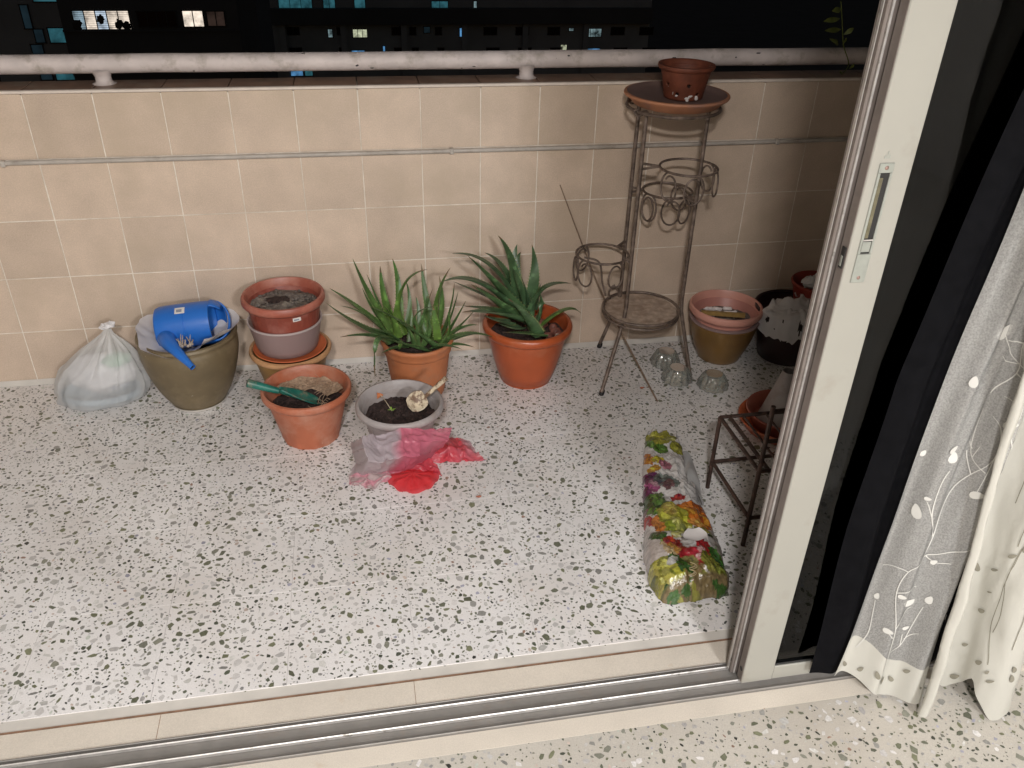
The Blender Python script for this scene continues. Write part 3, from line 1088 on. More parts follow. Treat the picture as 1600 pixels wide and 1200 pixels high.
m_ = MB().grid(f_handle, 30, 4)
hd = m_.build("handle", M_BLUE, wc, True)
sm = hd.modifiers.new("thick", 'SOLIDIFY')
sm.thickness = .006
S0 = can_pt(.17, -.25, .045)
S1 = PY(264, 536, -.290)
S2 = PY(301, 574, -.392)
sp = catmull([S0, S1, PY(281, 554, -.350), S2], 5)[:15]
sp[14] = S2
MB().tube(sp, [.037 - .0275 * (i / 14) ** .8 for i in range(15)], 20, cap=False).build("spout", M_BLUE, wc, True)
d = (sp[-1] - sp[-2]).normalized()
MB().tube([sp[-1] - d * .004, sp[-1] - d * .003], .0085, 16).build("spout_hole_shade", M_DARK, wc)  # dark disc gives the shade down the spout
MB().tube([sp[-1] - d * .006, sp[-1] + d * .001], [.0096, .0102], 16, cap=False).build("spout_lip", M_BLUE, wc, True)


def patch(fn, name, material, parent, nu=4, nv=3):
    return MB().grid(fn, nu, nv).build(name, material, parent, True)


stk = patch(lambda u, v: can_pt(.40 + .18 * u, 1.02 + .36 * v, .0742), "sticker", M_STICK, wc, 4, 6)
patch(lambda u, v: can_pt(.43 + .10 * u, 1.10 + .16 * v, .0746), "print", M_INK, stk, 4, 3)

# dried seed heads on the paper
tw = MB()
cp = PY(290, 540, -.322)
for k in range(9):
    a = k * 2.3
    p0 = cp + Vector((R.uniform(-.022, .022), R.uniform(-.008, .008), R.uniform(-.004, .004)))
    tw.tube([p0, p0 + Vector((.008 * math.cos(a), .004, .010 + .006 * math.sin(a))), p0 + Vector((.014 * math.cos(a + .6), 0, .016 + .012 * (k % 3)))], [.0032, .0026, .0012], 6)
    tw.blob(p0, (.006, .005, .005), k, .5, 8, 5)
tag(tw.build("dried_twig", M_TWIG, None, True), "grey dried seed heads on the olive pot rim beside the blue spout", "dried plant")

# stack of pots: ochre pot, cloudy tub, brown ribbed pot
OC = (.706, -.165, 0)
oc = pot(OC, [(.0, .004), (.085, .0), (.092, .004), (.108, .07), (.122, .13), (.130, .158), (.128, .16), (.12, .13), (.0, .02)], "ochre_pot", "ochre glazed pot at the bottom of the stack behind the terracotta pot", M_OCHRE,
         rim=[(.129, .152), (.139, .158), (.1415, .166), (.139, .174), (.131, .176), (.126, .168)], rim_mat=M_OCHRE_RIM)
tag(pot(OC, [(.0, .168), (.10, .168), (.118, .172), (.125, .178), (.122, .180), (.112, .176), (.0, .1735)], "orange_saucer", "orange red saucer lying in the ochre pot under the cloudy tub", M_SAUCER, cat="saucer"), None)
CP = (.700, -.168, 0)
pot(CP, [(.0, .1765), (.095, .1775), (.101, .182), (.107, .2), (.1235, .282), (.1205, .282), (.104, .2), (.0, .181)], "cloudy_tub", "cloudy translucent plastic tub holding the brown ribbed pot", M_CLEARPOT,
    cat="tub", rim=[(.1234, .280), (.1262, .283), (.1255, .288), (.1205, .2875), (.1195, .282)], rim_mat=M_CLEARRIM)
BR = (.704, -.170, 0)
br = pot(BR, [(.0, .186), (.092, .187), (.096, .193), (.106, .25), (.118, .33), (.122, .352), (.119, .352), (.112, .33), (.10, .24)], "brown_ribbed_pot", "brown ribbed plastic pot of mouldy soil on top of the stack", M_BROWN, n=144,
         mod=lambda i, a: 1 + (.010 * (math.sin(36 * a) > .2) if 2 <= i <= 4 else 0),
         rim=[(.120, .350), (.133, .352), (.1385, .360), (.1385, .372), (.134, .380), (.127, .381), (.1225, .374), (.119, .35), (.112, .30)], rim_mat=M_BROWN_RIM)
soil(br, BR, .116, .338, M_SOIL_DRY, 4, .012, lumps=60, dome=.010)
MB().blob((BR[0] - .02, BR[1] + .015, .350), (.036, .026, .006), 3, .5).build("dark_clod", M_SOIL, br, True)


def around(c, rfun, z0, dz, a0, da):
    def fn(u, v):
        a = a0 + da * u
        z = z0 + dz * v
        r = rfun(z)
        return (c[0] + r * math.cos(a), c[1] + r * math.sin(a), z)
    return fn


lb = patch(around(BR, lambda z: .1235, .329, .013, -1.30, .22), "price_sticker", M_STICK, br)
patch(around(BR, lambda z: .1240, .332, .006, -1.27, .14), "print", M_INK, lb)

# terracotta pot in front
FP = (.768, -.462, 0)
fp = pot(FP, [(.0, .012), (.080, .012), (.083, .0), (.0905, .0), (.093, .010), (.094, .014), (.105, .06), (.117, .11), (.126, .150), (.129, .160), (.126, .160), (.118, .13), (.105, .08)], "terracotta_pot",
         "terracotta plastic pot in front of the stack with the green trowel in it", M_TERRA, n=96,
         mod=lambda i, a: 1 + (.02 * (math.sin(12 * a) > .3) if 3 <= i <= 4 else 0),
         rim=[(.127, .156), (.137, .160), (.1425, .168), (.1435, .178), (.1405, .186), (.134, .188), (.1285, .183), (.126, .16), (.118, .12), (.110, .09)])
soil(fp, FP, .117, .118, M_SOIL, 8, .014, lumps=40, dome=.004)


def f_fibre(u, v):
    a = .2 + 2.6 * u
    q = .118 - .055 * v
    x, y = FP[0] + q * math.cos(a), FP[1] + q * math.sin(a)
    return (x, y, .150 - .016 * v + .012 * nz(x * 30, y * 30, 3) - .02 * (1 - v) * 0)


MB().grid(f_fibre, 40, 10).build("coir_mat", M_FIBRE, fp, True)
fb = MB()
for k in range(90):
    a, q = R.uniform(.1, 2.9), R.uniform(.05, .112)
    p = Vector((FP[0] + q * math.cos(a), FP[1] + q * math.sin(a), .146 + R.uniform(-.006, .006)))
    dd = Vector((R.uniform(-1, 1), R.uniform(-1, 1), R.uniform(-.1, .5))) * .016
    fb.tube([p, p + dd + Vector((0, 0, .003)), p + dd * 1.8], .0007, 4)
for k in range(10):
    p = Vector((FP[0] + R.uniform(.0, .07), FP[1] + R.uniform(-.07, .0), .128))
    dd = Vector((R.uniform(-1, 1), R.uniform(-1, 1), .3)) * .02
    fb.tube([p, p + dd + Vector((0, 0, .008)), p + dd * 2], .0012, 5)
tag(fb.build("dry_root", M_FIBRE, fp), kind="stuff")

tr = thing("green_trowel", "green plastic trowel resting on the rim of the terracotta pot", "trowel")
H0, H1 = PY(386, 598, -.505), PY(436, 611, -.505)
H2 = PY(500, 628, -.47)
MB().tube(catmull([H0, H0.lerp(H1, .1), H0.lerp(H1, .5), H0.lerp(H1, .85), H1], 4), [.0095, .0135, .0135, .0135, .0135, .0135, .0132, .0128, .0124, .012, .0115, .011, .0108, .0105, .010, .0098, .0095][:17], 12).build("handle", M_GREEN_T, tr, True)
dd = (H2 - H1)
sd = dd.cross(Vector((0, 0, 1))).normalized()
up = sd.cross(dd).normalized()


def f_blade(u, v):
    w = .037 * (math.sin(min(1, .12 + v * 1.25) * PI / 2) if v < .7 else math.sqrt(max(0, 1 - ((v - .7) / .3) ** 2)))
    k = (u - .5) * 2
    return H1 + dd * v + sd * k * w + up * (.016 * k * k * (1 - v * .4) - .004)


bl = MB().grid(f_blade, 12, 20).build("blade", M_GREEN_T, tr, True)
sm = bl.modifiers.new("thick", 'SOLIDIFY')
sm.thickness = .003
d0 = (H0 - H1).normalized()
MB().tube([H0 + d0 * .0008, H0 + d0 * .0014], .0062, 14).build("hang_hole_shade", M_DARK, tr)  # dark disc on the handle end, a hole's shade as colour

# grey pot
GP = (1.058, -.585, 0)
gp = pot(GP, [(.0, .006), (.080, .0), (.086, .004), (.098, .06), (.110, .12), (.119, .152), (.116, .152), (.108, .12), (.1, .08)], "grey_pot", "pale grey plastic pot of dark soil behind the pink plastic bag", M_GREYPOT, n=120,
         mod=lambda i, a: 1 + (.006 * (math.sin(20 * a) > .6) if 2 <= i <= 4 else 0),
         rim=[(.118, .150), (.131, .153), (.1385, .161), (.139, .171), (.135, .179), (.129, .181), (.1235, .176), (.1205, .162), (.1155, .146), (.1135, .146), (.108, .11)])
soil(gp, GP, .1105, .126, M_SOIL, 12, .014, lumps=110, dome=.004)
sc_ = thing("cream_scoop", "cream plastic scoop with soiled bowl stuck in the grey pot", "scoop")
a0, a1 = PY(697, 591, -.60), PY(664, 620, -.585)
hp = catmull([a0, a0.lerp(a1, .06), a0.lerp(a1, .5), a1], 5)
MB().tube(hp, [.0045, .0075, .0085, .0085, .0085] + [.0082 - .0002 * i for i in range(11)], 10).build("handle", M_CREAM, sc_, True)
bc = PY(640, 634, -.605)
bd = (bc - a1).normalized()
bs = bd.cross(Vector((-.1, .8, -.6))).normalized()
bn = bd.cross(bs)
if bn.y > 0:
    bn = -bn


def f_bowl(u, v):
    k = (u - .5) * 2
    w = .031 * math.sqrt(max(0, 1 - (2 * v - 1) ** 2)) ** .7 + .003 * (1 - v)
    return a1 + bd * (.068 * v - .004) + bs * k * w - bn * (.013 * (1 - k * k) * math.sin(PI * v)) + bn * .004


bw = MB().grid(f_bowl, 12, 14).build("bowl", M_CREAM, sc_, True)
sm = bw.modifiers.new("thick", 'SOLIDIFY')
sm.thickness = .003
# seedling with an orange dead leaf
sd_ = thing("seedling", "tiny seedling with one green shoot and a dead orange leaf in the grey pot", "seedling")
b0 = PZ(612, 642, .14)
b1 = PZ(594, 617, .155)
MB().tube(bez(b0, b0.lerp(b1, .5) + Vector((0, 0, .01)), b1, 8), .0012, 5).build("stem", M_CREAM, sd_)
for k in range(4):
    a = k * 1.7
    mb = MB()
    mb.grid(lambda u, v: b0 + Vector((math.cos(a) * .014 * u - math.sin(a) * .006 * (v - .5) * math.sin(PI * u), math.sin(a) * .014 * u + math.cos(a) * .006 * (v - .5) * math.sin(PI * u), .004 + .004 * u)), 4, 2)
    mb.build("leaf", mat("seedling_leaf", (.22, .38, .05), .5) if k == 0 else bpy.data.materials["seedling_leaf"], sd_)
mb = MB()
mb.grid(lambda u, v: b1 + Vector((-.010 + .02 * v * math.sin(PI * u), -.004 + .01 * v, .006 - .022 * u)), 6, 3)
mb.build("dead_leaf", mat("orange_leaf", (.50, .16, .06), .7), sd_)

# ------------------------------------------------------------------ aloes
AL1 = (1.144, -.236, 0)
ap = pot(AL1, [(.0, .006), (.080, .0), (.088, .0), (.092, .01), (.105, .10), (.112, .158), (.114, .172), (.111, .172), (.1, .1)], "light_terracotta_pot", "light terracotta pot of the paler aloe, standing behind the grey pot", M_TERRA3, n=72,
         rim=[(.1125, .168), (.1185, .172), (.1205, .182), (.1215, .197), (.1265, .203), (.1275, .212), (.124, .217), (.118, .217), (.1145, .208), (.111, .17), (.104, .12)])
soil(ap, AL1, .112, .185, M_SOIL, 21, .01, lumps=40)
AL2 = (1.543, -.200, 0)
ap2 = pot(AL2, [(.0, .008), (.084, .002), (.087, .0), (.0925, .0), (.094, .010), (.098, .013), (.110, .05), (.126, .11), (.138, .165), (.144, .198), (.141, .198), (.133, .15), (.12, .1)], "orange_terracotta_pot",
          "orange terracotta pot of the darker aloe, beside the iron plant stand", M_TERRA2, n=84,
          rim=[(.142, .195), (.154, .200), (.1605, .208), (.1625, .219), (.160, .229), (.153, .234), (.146, .233), (.1425, .226), (.140, .2), (.133, .15)])
soil(ap2, AL2, .137, .178, M_SOIL, 27, .012, lumps=60)
for k in range(9):
    a = -.9 + .28 * k + R.uniform(-.1, .1)
    q = R.uniform(.075, .118)
    st = MB().blob((AL2[0] + q * math.cos(a), AL2[1] + q * math.sin(a), .192), (R.uniform(.013, .022), R.uniform(.012, .018), R.uniform(.011, .016)), k, .35).build("pebble", M_STONE, None, True)
    tag(st, "reddish brown pebble on the soil of the orange pot beside the aloe", "pebble", "pebbles in the orange pot")
gb = MB().blob((AL2[0] + .098, AL2[1] - .062, .196), .011, 1, .03, 16, 10).build("glass_marble", clear("marble_glass", (.75, .8, .72), .15), None, True)
tag(gb, "clear glass marble among the pebbles in the orange pot", "marble")


def aloe_leaf(parent, base, mid, tip, w, hue, twist=0.0, teeth=True):
    n = 22
    ctrl = mid * 2 - (base + tip) / 2
    P = bez(base, ctrl, tip, n)
    mb = MB()
    m = 8
    vs = []
    cols = []
    rr_ = random.Random(int((base.x + tip.x * 3 + tip.z * 7) * 1e4))
    tipq = rr_.choice((.97, .95, .9, .84, .95))
    up0 = Vector((0, 0, 1)) + Vector((AXC[0] - tip.x, AXC[1] - tip.y, 0)) * 1.5
    prev = None
    for i, p in enumerate(P):
        t = i / n
        T = (P[min(i + 1, n)] - P[max(i - 1, 0)]).normalized()
        S = T.cross(up0)
        if S.length < .05:
            S = T.cross(Vector((0, -1, 0)))
        S.normalize()
        if prev is not None and S.dot(prev) < 0:
            S = -S
        prev = S
        N = S.cross(T).normalized()
        ww = w * .5 * ((1 - t) ** .72) * (1.0 + .10 * math.sin(t * 3)) + .0006
        th = ww * (.42 - .18 * t)
        for k in range(m):
            a = 2 * PI * k / m
            ca, sa = math.cos(a), math.sin(a)
            cup = .42 * ww * ca * ca * (1 - t * .6)          # edges curl up: the leaf is a shallow trough
            q = p + S * ca * ww + N * (sa * th * (1.0 if sa < 0 else .35) + cup)
            vs.append(q)
    fs = []
    col = []
    for i in range(n):
        for k in range(m):
            fs.append((i * m + k, i * m + (k + 1) % m, (i + 1) * m + (k + 1) % m, (i + 1) * m + k))
            t = i / n
            g = 1.25 - .35 * t + rr_.uniform(-.12, .12)
            base_c = (.060 * g + .055 * hue * (1 - t), .112 * g + .080 * hue * (1 - t * .6), .044 * g * (1 - hue * .35))
            if t > tipq:
                base_c = (.17 * g, .115 * g, .055)
            if rr_.random() < .10 and t < .6:
                base_c = tuple(c * 1.7 for c in base_c)
            col.append(base_c)
    o_ = len(mb.v)
    mb.v += [tuple(v) for v in vs]
    mb.f += fs
    mb.c += col
    if teeth:
        for i in range(2, n - 2):
            for k in (0, m // 2):
                p = Vector(vs[i * m + k])
                out = (p - P[i]).normalized()
                T = (P[i + 1] - P[i]).normalized()
                q = w * .13 * (1 - i / n) + .0016
                mb.add([p - T * q * .55, p + T * q * .55, p + out * q * 1.1 + T * q * .6], [(0, 1, 2)], (.22, .25, .10))
    return mb.build("leaf", M_ALOE, parent, True, 80)


def px(a, y):
    return PY(a[0], a[1], y)


AXC = AL1
al1 = thing("aloe_plant", "paler green aloe with long spread leaves in the light terracotta pot", "aloe")
rows1 = [  # base, mid, tip (photo spots), depth of base, mid, tip, width, hue
    ((615, 524), (581, 470), (551, 404), -.22, -.17, -.13, .046, .6), ((612, 526), (562, 483), (514, 450), -.22, -.20, -.19, .044, .5), ((610, 530), (556, 505), (508, 472), -.23, -.25, -.27, .042, .2),
    ((612, 534), (575, 524), (531, 527), -.24, -.28, -.32, .032, .1), ((618, 522), (601, 470), (594, 416), -.20, -.15, -.11, .042, .9), ((622, 520), (623, 455), (613, 404), -.19, -.13, -.09, .036, .9),
    ((626, 522), (628, 452), (668, 421), -.22, -.23, -.25, .050, 1.0), ((680, 533), (667, 472), (658, 412), -.20, -.14, -.10, .036, .6), ((682, 532), (684, 468), (704, 418), -.22, -.20, -.19, .040, .8),
    ((686, 532), (703, 487), (710, 442), -.22, -.22, -.21, .022, .4), ((678, 540), (630, 505), (579, 479), -.27, -.30, -.30, .034, .2), ((685, 538), (713, 515), (741, 486), -.23, -.22, -.22, .028, .3),
    ((686, 540), (718, 514), (749, 508), -.24, -.23, -.22, .030, .3), ((686, 542), (727, 522), (774, 528), -.26, -.27, -.28, .036, .3), ((684, 544), (712, 538), (742, 543), -.27, -.30, -.32, .026, .1),
    ((606, 537), (588, 536), (586, 591), -.28, -.35, -.37, .026, .1), ((640, 536), (642, 495), (637, 462), -.20, -.16, -.13, .022, .5), ((655, 536), (655, 495), (650, 463), -.20, -.16, -.13, .024, .2),
    ((676, 534), (690, 485), (686, 431), -.18, -.14, -.11, .034, .8), ((681, 542), (655, 522), (622, 503), -.28, -.31, -.33, .046, .1), ((632, 541), (612, 530), (588, 526), -.27, -.30, -.31, .036, .1),
    ((660, 524), (650, 492), (691, 477), -.24, -.27, -.27, .018, .3), ((670, 548), (640, 540), (600, 528), -.30, -.33, -.34, .030, .1), ((648, 540), (640, 520), (634, 506), -.28, -.30, -.31, .018, .3),
    ((654, 542), (652, 522), (652, 505), -.28, -.30, -.31, .018, .3), ((660, 542), (666, 524), (668, 510), -.28, -.30, -.31, .018, .3), ((624, 545), (626, 537), (627, 530), -.31, -.32, -.32, .012, .9),
    ((684, 530), (680, 500), (677, 480), -.24, -.24, -.24, .030, 1.0), ((620, 526), (612, 496), (598, 478), -.26, -.28, -.28, .040, .9), ((690, 540), (702, 520), (700, 487), -.25, -.24, -.23, .020, .8)]
rows1 += [((612, 528), (574, 494), (532, 478), -.24, -.27, -.29, .026, .3), ((618, 524), (588, 492), (566, 450), -.21, -.18, -.15, .026, .4), ((630, 522), (640, 480), (634, 438), -.19, -.15, -.12, .024, .4), ((648, 530), (660, 500), (668, 462), -.2, -.17, -.14, .022, .3),
          ((672, 534), (664, 500), (676, 452), -.2, -.17, -.15, .024, .4), ((688, 540), (716, 528), (752, 520), -.25, -.26, -.27, .022, .2), ((690, 538), (712, 500), (728, 470), -.23, -.21, -.2, .020, .2), ((628, 536), (604, 520), (566, 510), -.27, -.3, -.32, .024, .1),
          ((646, 538), (636, 512), (616, 490), -.28, -.3, -.31, .020, .2), ((664, 540), (672, 516), (664, 492), -.28, -.3, -.31, .020, .3), ((674, 544), (696, 540), (722, 546), -.29, -.32, -.34, .024, .1), ((636, 542), (616, 544), (596, 552), -.29, -.33, -.35, .022, .1),
          ((680, 536), (700, 506), (716, 455), -.22, -.2, -.18, .022, .3), ((616, 526), (596, 485), (573, 428), -.2, -.16, -.13, .024, .3)]
for b, m, tp, yb, ym, yt, w, h in rows1:
    aloe_leaf(al1, px(b, yb), px(m, ym), px(tp, yt), w * .90, h * .8)
AXC = AL2
al2 = thing("aloe_plant", "darker green bushy aloe leaning left in the orange terracotta pot", "aloe")
rows2 = [((806, 480), (799, 412), (778, 368), -.20, -.16, -.12, .048, .15), ((808, 475), (803, 420), (808, 382), -.19, -.14, -.11, .036, .05), ((826, 488), (835, 432), (831, 382), -.20, -.18, -.16, .042, .1),
         ((808, 474), (765, 414), (706, 396), -.20, -.21, -.22, .044, .1), ((810, 474), (786, 420), (757, 395), -.19, -.16, -.14, .044, .1), ((812, 484), (770, 437), (729, 398), -.23, -.26, -.28, .072, .2),
         ((804, 482), (745, 440), (690, 441), -.24, -.28, -.30, .050, .1), ((806, 492), (768, 465), (735, 444), -.26, -.30, -.32, .066, .25), ((794, 478), (745, 456), (708, 440), -.22, -.24, -.24, .022, .0),
         ((822, 500), (775, 488), (721, 488), -.27, -.33, -.36, .060, .1), ((818, 494), (770, 484), (722, 478), -.25, -.28, -.30, .040, .05), ((830, 494), (848, 452), (893, 443), -.22, -.24, -.26, .046, .1),
         ((846, 508), (884, 484), (908, 490), -.25, -.29, -.30, .028, .9), ((830, 492), (838, 464), (846, 442), -.21, -.20, -.20, .024, .1), ((836, 484), (838, 452), (831, 426), -.2, -.18, -.17, .018, .0),
         ((836, 518), (816, 488), (793, 466), -.29, -.35, -.38, .046, .1), ((838, 524), (832, 505), (826, 486), -.30, -.33, -.34, .046, .15), ((852, 524), (822, 521), (786, 519), -.31, -.345, -.36, .026, .3),
         ((812, 470), (808, 418), (814, 394), -.18, -.15, -.13, .026, .0), ((826, 484), (822, 455), (813, 430), -.21, -.20, -.20, .022, .0), ((800, 505), (775, 500), (755, 492), -.28, -.31, -.33, .034, .05), ((824, 492), (812, 450), (802, 420), -.22, -.2, -.18, .05, .1),
         ((838, 505), (846, 480), (842, 455), -.24, -.24, -.24, .03, .1), ((815, 512), (800, 512), (778, 505), -.3, -.33, -.34, .03, .05)]
for b, m, tp, yb, ym, yt, w, h in rows2:
    aloe_leaf(al2, px(b, yb), px(m, ym), px(tp, yt), w * 1.15, h - .25)

# ------------------------------------------------------------------ pink plastic bag on the floor
pk = thing("pink_plastic_bag", "torn clear and pink plastic bag with a red base lying before the grey pot", "plastic bag")


def sheet(name, pts, nu, nv, amp, seed, colf, fold=0, rag=.04):
    """pts: rows of (px, py, z) control spots, bilinear in between"""
    rows = [[q if isinstance(q, Vector) else PZ(*q) for q in r] for r in pts]

    def fn(u, v):
        a = v * (len(rows) - 1)
        i = min(int(a), len(rows) - 2)
        s = a - i

        def rowp(r):
            b = u * (len(r) - 1)
            j = min(int(b), len(r) - 2)
            t = b - j
            t = t * t * (3 - 2 * t)
            return r[j].lerp(r[j + 1], t)
        p = rowp(rows[i]).lerp(rowp(rows[i + 1]), s * s * (3 - 2 * s) if len(rows) > 2 else s)
        k = amp * nz(p.x * 26, p.y * 26, seed) + amp * .5 * nz(p.x * 60, p.y * 60, seed + 4) + .0045 * (.3 - abs(nz(p.x * 38 + p.y * 20, p.y * 34, seed + 2))) * 2 + .002 * (.3 - abs(nz(p.x * 95, p.y * 110, seed + 6)))
        k += fold * math.sin(u * 19 + 3 * v + seed)
        ed = rag * .12 * (nz(u * 9, v * 9, seed + 9))
        q = Vector((p.x + ed, p.y + ed * .6, p.z + k))
        q.z = max(q.z, .0035)
        return q
    mb = MB().grid(fn, nu, nv)
    o2 = mb.build(name, M_SHEET, pk, True, None)
    me = o2.data
    at = me.color_attributes.new("paint", 'FLOAT_COLOR', 'POINT')
    buf = []
    w = nu + 1
    for idx in range(len(me.vertices)):
        u, v = (idx % w) / nu, (idx // w) / nv
        buf += [*colf(u, v), 1]
    at.data.foreach_set("color", buf)
    return o2


def lerp3(a, b, t):
    t = min(1, max(0, t))
    return tuple(a[i] + (b[i] - a[i]) * t for i in range(3))


LAV, PINK, RED, ROSE = (.60, .53, .58), (.74, .20, .29), (.78, .04, .05), (.74, .34, .41)
sheet("clear_flap", [[(548, 692, .015), PY(566, 682, -.80), PY(588, 680, -.742), PY(625, 670, -.738), PY(662, 671, -.737), PY(707, 669, -.715)],
                     [(550, 706, .012), PY(568, 702, -.83), PY(590, 698, -.785), PY(628, 690, -.785), PY(657, 690, -.785), PY(700, 690, -.770)],
                     [(556, 722, .012), PY(576, 722, -.86), PY(600, 720, -.84), PY(635, 716, -.835), PY(656, 714, -.83), (682, 706, .03)],
                     [(545, 744, .008), (568, 744, .012), (590, 741, .014), (630, 736, .02), (650, 730, .02), (672, 719, .012)]],
      110, 90, .006, 2, lambda u, v: lerp3(LAV, PINK, (u - .52 - .03 * math.sin(v * 9) + (.3 * (v - .6) if v > .6 else 0)) * 14) if u > .48 else lerp3(LAV, (.66, .58, .61), v), fold=.003)
sheet("red_flap", [[(667, 712, .03), (690, 688, .035), (712, 683, .03), (735, 690, .02)], [(668, 716, .02), (700, 700, .04), (725, 700, .03), (745, 708, .015)],
                   [(668, 721, .006), (700, 722, .01), (725, 722, .008), (760, 720, .006)]], 80, 56, .008, 5,
      lambda u, v: lerp3(lerp3((.74, .06, .09), (.70, .18, .24), nz(u * 6, v * 4) + .2), (.60, .38, .42), (u - .72) * 6 * (1 - v)), fold=.004)
cR = PZ(646, 745, .012)
mb = MB()


def f_red(u, v):
    a = 2 * PI * u
    q = .080 * v * (1 + .05 * math.sin(3 * a) + .04 * nz(math.cos(a) * 2, math.sin(a) * 2, 4))
    x, y = cR.x + q * math.cos(a), cR.y + q * math.sin(a) * .86
    z = .020 * (1 - v ** 2) + .006 + .006 * nz(x * 34, y * 34, 7) + .003 * math.sin(9 * a) * v
    return (x, y, max(z, .003))


ro = mb.grid(f_red, 60, 16, wrap=True).build("red_base", M_SHEET, pk, True)
paint_verts(ro, lambda c: lerp3(RED, (.60, .12, .15), 8 * (math.hypot(c.x - cR.x, c.y - cR.y) - .058) / .03 * .1 + .2 * nz(c.x * 30, c.y * 30)))
sheet("pale_frill", [[(545, 742, .012), (575, 738, .03), (605, 732, .03)], [(546, 755, .01), (572, 752, .02), (612, 745, .02)], [(560, 758, .004), (582, 766, .008), (605, 752, .006)]], 60, 44, .010, 9,
      lambda u, v: lerp3((.58, .46, .46), ROSE, (nz(u * 5, v * 5, 2) + .25) * 2), fold=.005)
sheet("crumpled_band", [[(600, 728, .03), (630, 722, .05), (670, 716, .035)], [(596, 736, .02), (640, 730, .035), (684, 728, .02)], [(610, 742, .012), (648, 736, .015), (690, 745, .008)]], 70, 40, .010, 13,
      lambda u, v: lerp3((.60, .20, .27), (.66, .07, .10), u * 1.2), fold=.004)

# ------------------------------------------------------------------ white carrier bag
wb = thing("white_carrier_bag", "knotted white translucent carrier bag of rubbish against the tiled wall", "plastic bag")
WB = Vector((.045, -.132, 0))
KN = PY(168, 512, -.135)


def f_bag(u, v):
    a = 2 * PI * u
    prof_ = [(0, .90), (.03, .985), (.10, 1.0), (.22, .98), (.38, .90), (.55, .72), (.70, .52), (.82, .32), (.92, .14), (1, .055)]
    for (t0, r0), (t1, r1) in zip(prof_, prof_[1:]):
        if v <= t1:
            q = r0 + (r1 - r0) * (v - t0) / (t1 - t0)
            break
    sx, sy = .152, .098
    fold = 1 + (.02 + .20 * v) * (1 - 2 * abs(math.sin(6 * a + 2.5 * nz(math.cos(a) * 2, math.sin(a) * 2, v * 2)))) * .45 + .10 * nz(math.cos(a) * 2.2, math.sin(a) * 2.2, v * 3) + .03 * nz(math.cos(a) * 7, math.sin(a) * 7, v * 9)
    if math.cos(a) < -.2:
        q *= 1 + .06 * math.sin(PI * v)
    c = WB.lerp(Vector((KN.x, KN.y, 0)), v ** 1.1)
    return (c.x + math.cos(a) * sx * q * fold, c.y + math.sin(a) * sy * q * fold, .003 + (KN.z - .006) * v + .008 * nz(a * 2, v * 4, 5) * math.sin(PI * v))


MB().grid(f_bag, 140, 50, wrap=True).build("film", M_BAG_W, wb, True)
mb = MB()
mb.blob(KN + Vector((.004, 0, .008)), (.017, .013, .011), 3, .5, 20, 12)
mb.blob(KN + Vector((-.013, .002, .004)), (.012, .010, .009), 6, .6, 16, 10)
mb.blob(KN + Vector((.016, -.002, .015)), (.010, .009, .010), 8, .6, 16, 10)
mb.build("knot", mat("knot_film", (.68, .66, .67), .4, var=.08, scale=60, bump=.4, bscale=120), wb, True)
MB().blob(WB + Vector((.02, .0, .10)), (.105, .062, .070), 2, .28, 26, 16).build("paper_rubbish", M_PAPER, wb, True)
MB().blob(WB + Vector((-.045, .0, .10)), (.045, .04, .045), 5, .3, 20, 12).build("paper_rubbish", M_PAPER, wb, True)
MB().lathe([(.0, .006), (.8, .006), (.93, .016), (.93, .036), (.85, .038), (.8, .014), (.0, .012)], (0, 0, 0), 40).build("tray", M_BAGBLUE, wb, True)
tro = [c for c in wb.children if c.name.startswith("tray")][0]
tro.scale = (.142, .088, 1)
tro.location = WB
MB().blob(WB + Vector((.075, -.012, .155)), (.05, .035, .022), 9, .3, 18, 10).build("green_pack", M_BAGGREEN, wb, True)
for k, (xx, ww) in enumerate(((.060, .018), (.088, .028))):
    patch(lambda u, v: WB + Vector((xx + ww * u, -.0785 + .20 * (xx + ww * u - .05), .072 + .010 * v + .16 * (xx + ww * u - .06))), "print", M_INK, wb)

# ------------------------------------------------------------------ iron plant stand
ps_ = thing("plant_stand", "tall brown wrought iron plant stand with scrolled rings and a round board shelf", "plant stand")
LA, LB, LCc = Vector((1.924, -.075, 0)), Vector((1.895, -.238, 0)), Vector((2.114, -.212, 0))
ZS, ZTOP = .238, .972
for L, ft, zb in ((LA, Vector((1.876, -.022, 0)), .235), (LB, Vector((1.790, -.366, 0)), .255), (LCc, Vector((2.156, -.285, 0)), .255)):
    MB().tube([Vector((L.x, L.y, ZTOP)), Vector((L.x, L.y, .6)), Vector((L.x, L.y, zb + .03)), Vector((L.x, L.y, zb)).lerp(ft, .06), ft + Vector((0, 0, .012))], .0068, 10).build("leg", M_IRON, ps_, True)
    dn = (ft - Vector((L.x, L.y, zb))).normalized()
    MB().tube([ft - dn * .022, ft - dn * .012, ft + Vector((0, 0, .004)), ft + Vector((0, 0, .0005))], [.0075, .0095, .0095, .0085], 10).build("foot_cap", M_RUBBER, ps_, True)
TC = Vector((2.003, -.182, ZTOP))


def ring(c, r, z, n=40, tilt=(0, 0)):
    return [Vector((c.x + r * math.cos(2 * PI * i / n), c.y + r * math.sin(2 * PI * i / n), z + tilt[0] * math.cos(2 * PI * i / n) + tilt[1] * math.sin(2 * PI * i / n))) for i in range(n + 1)]


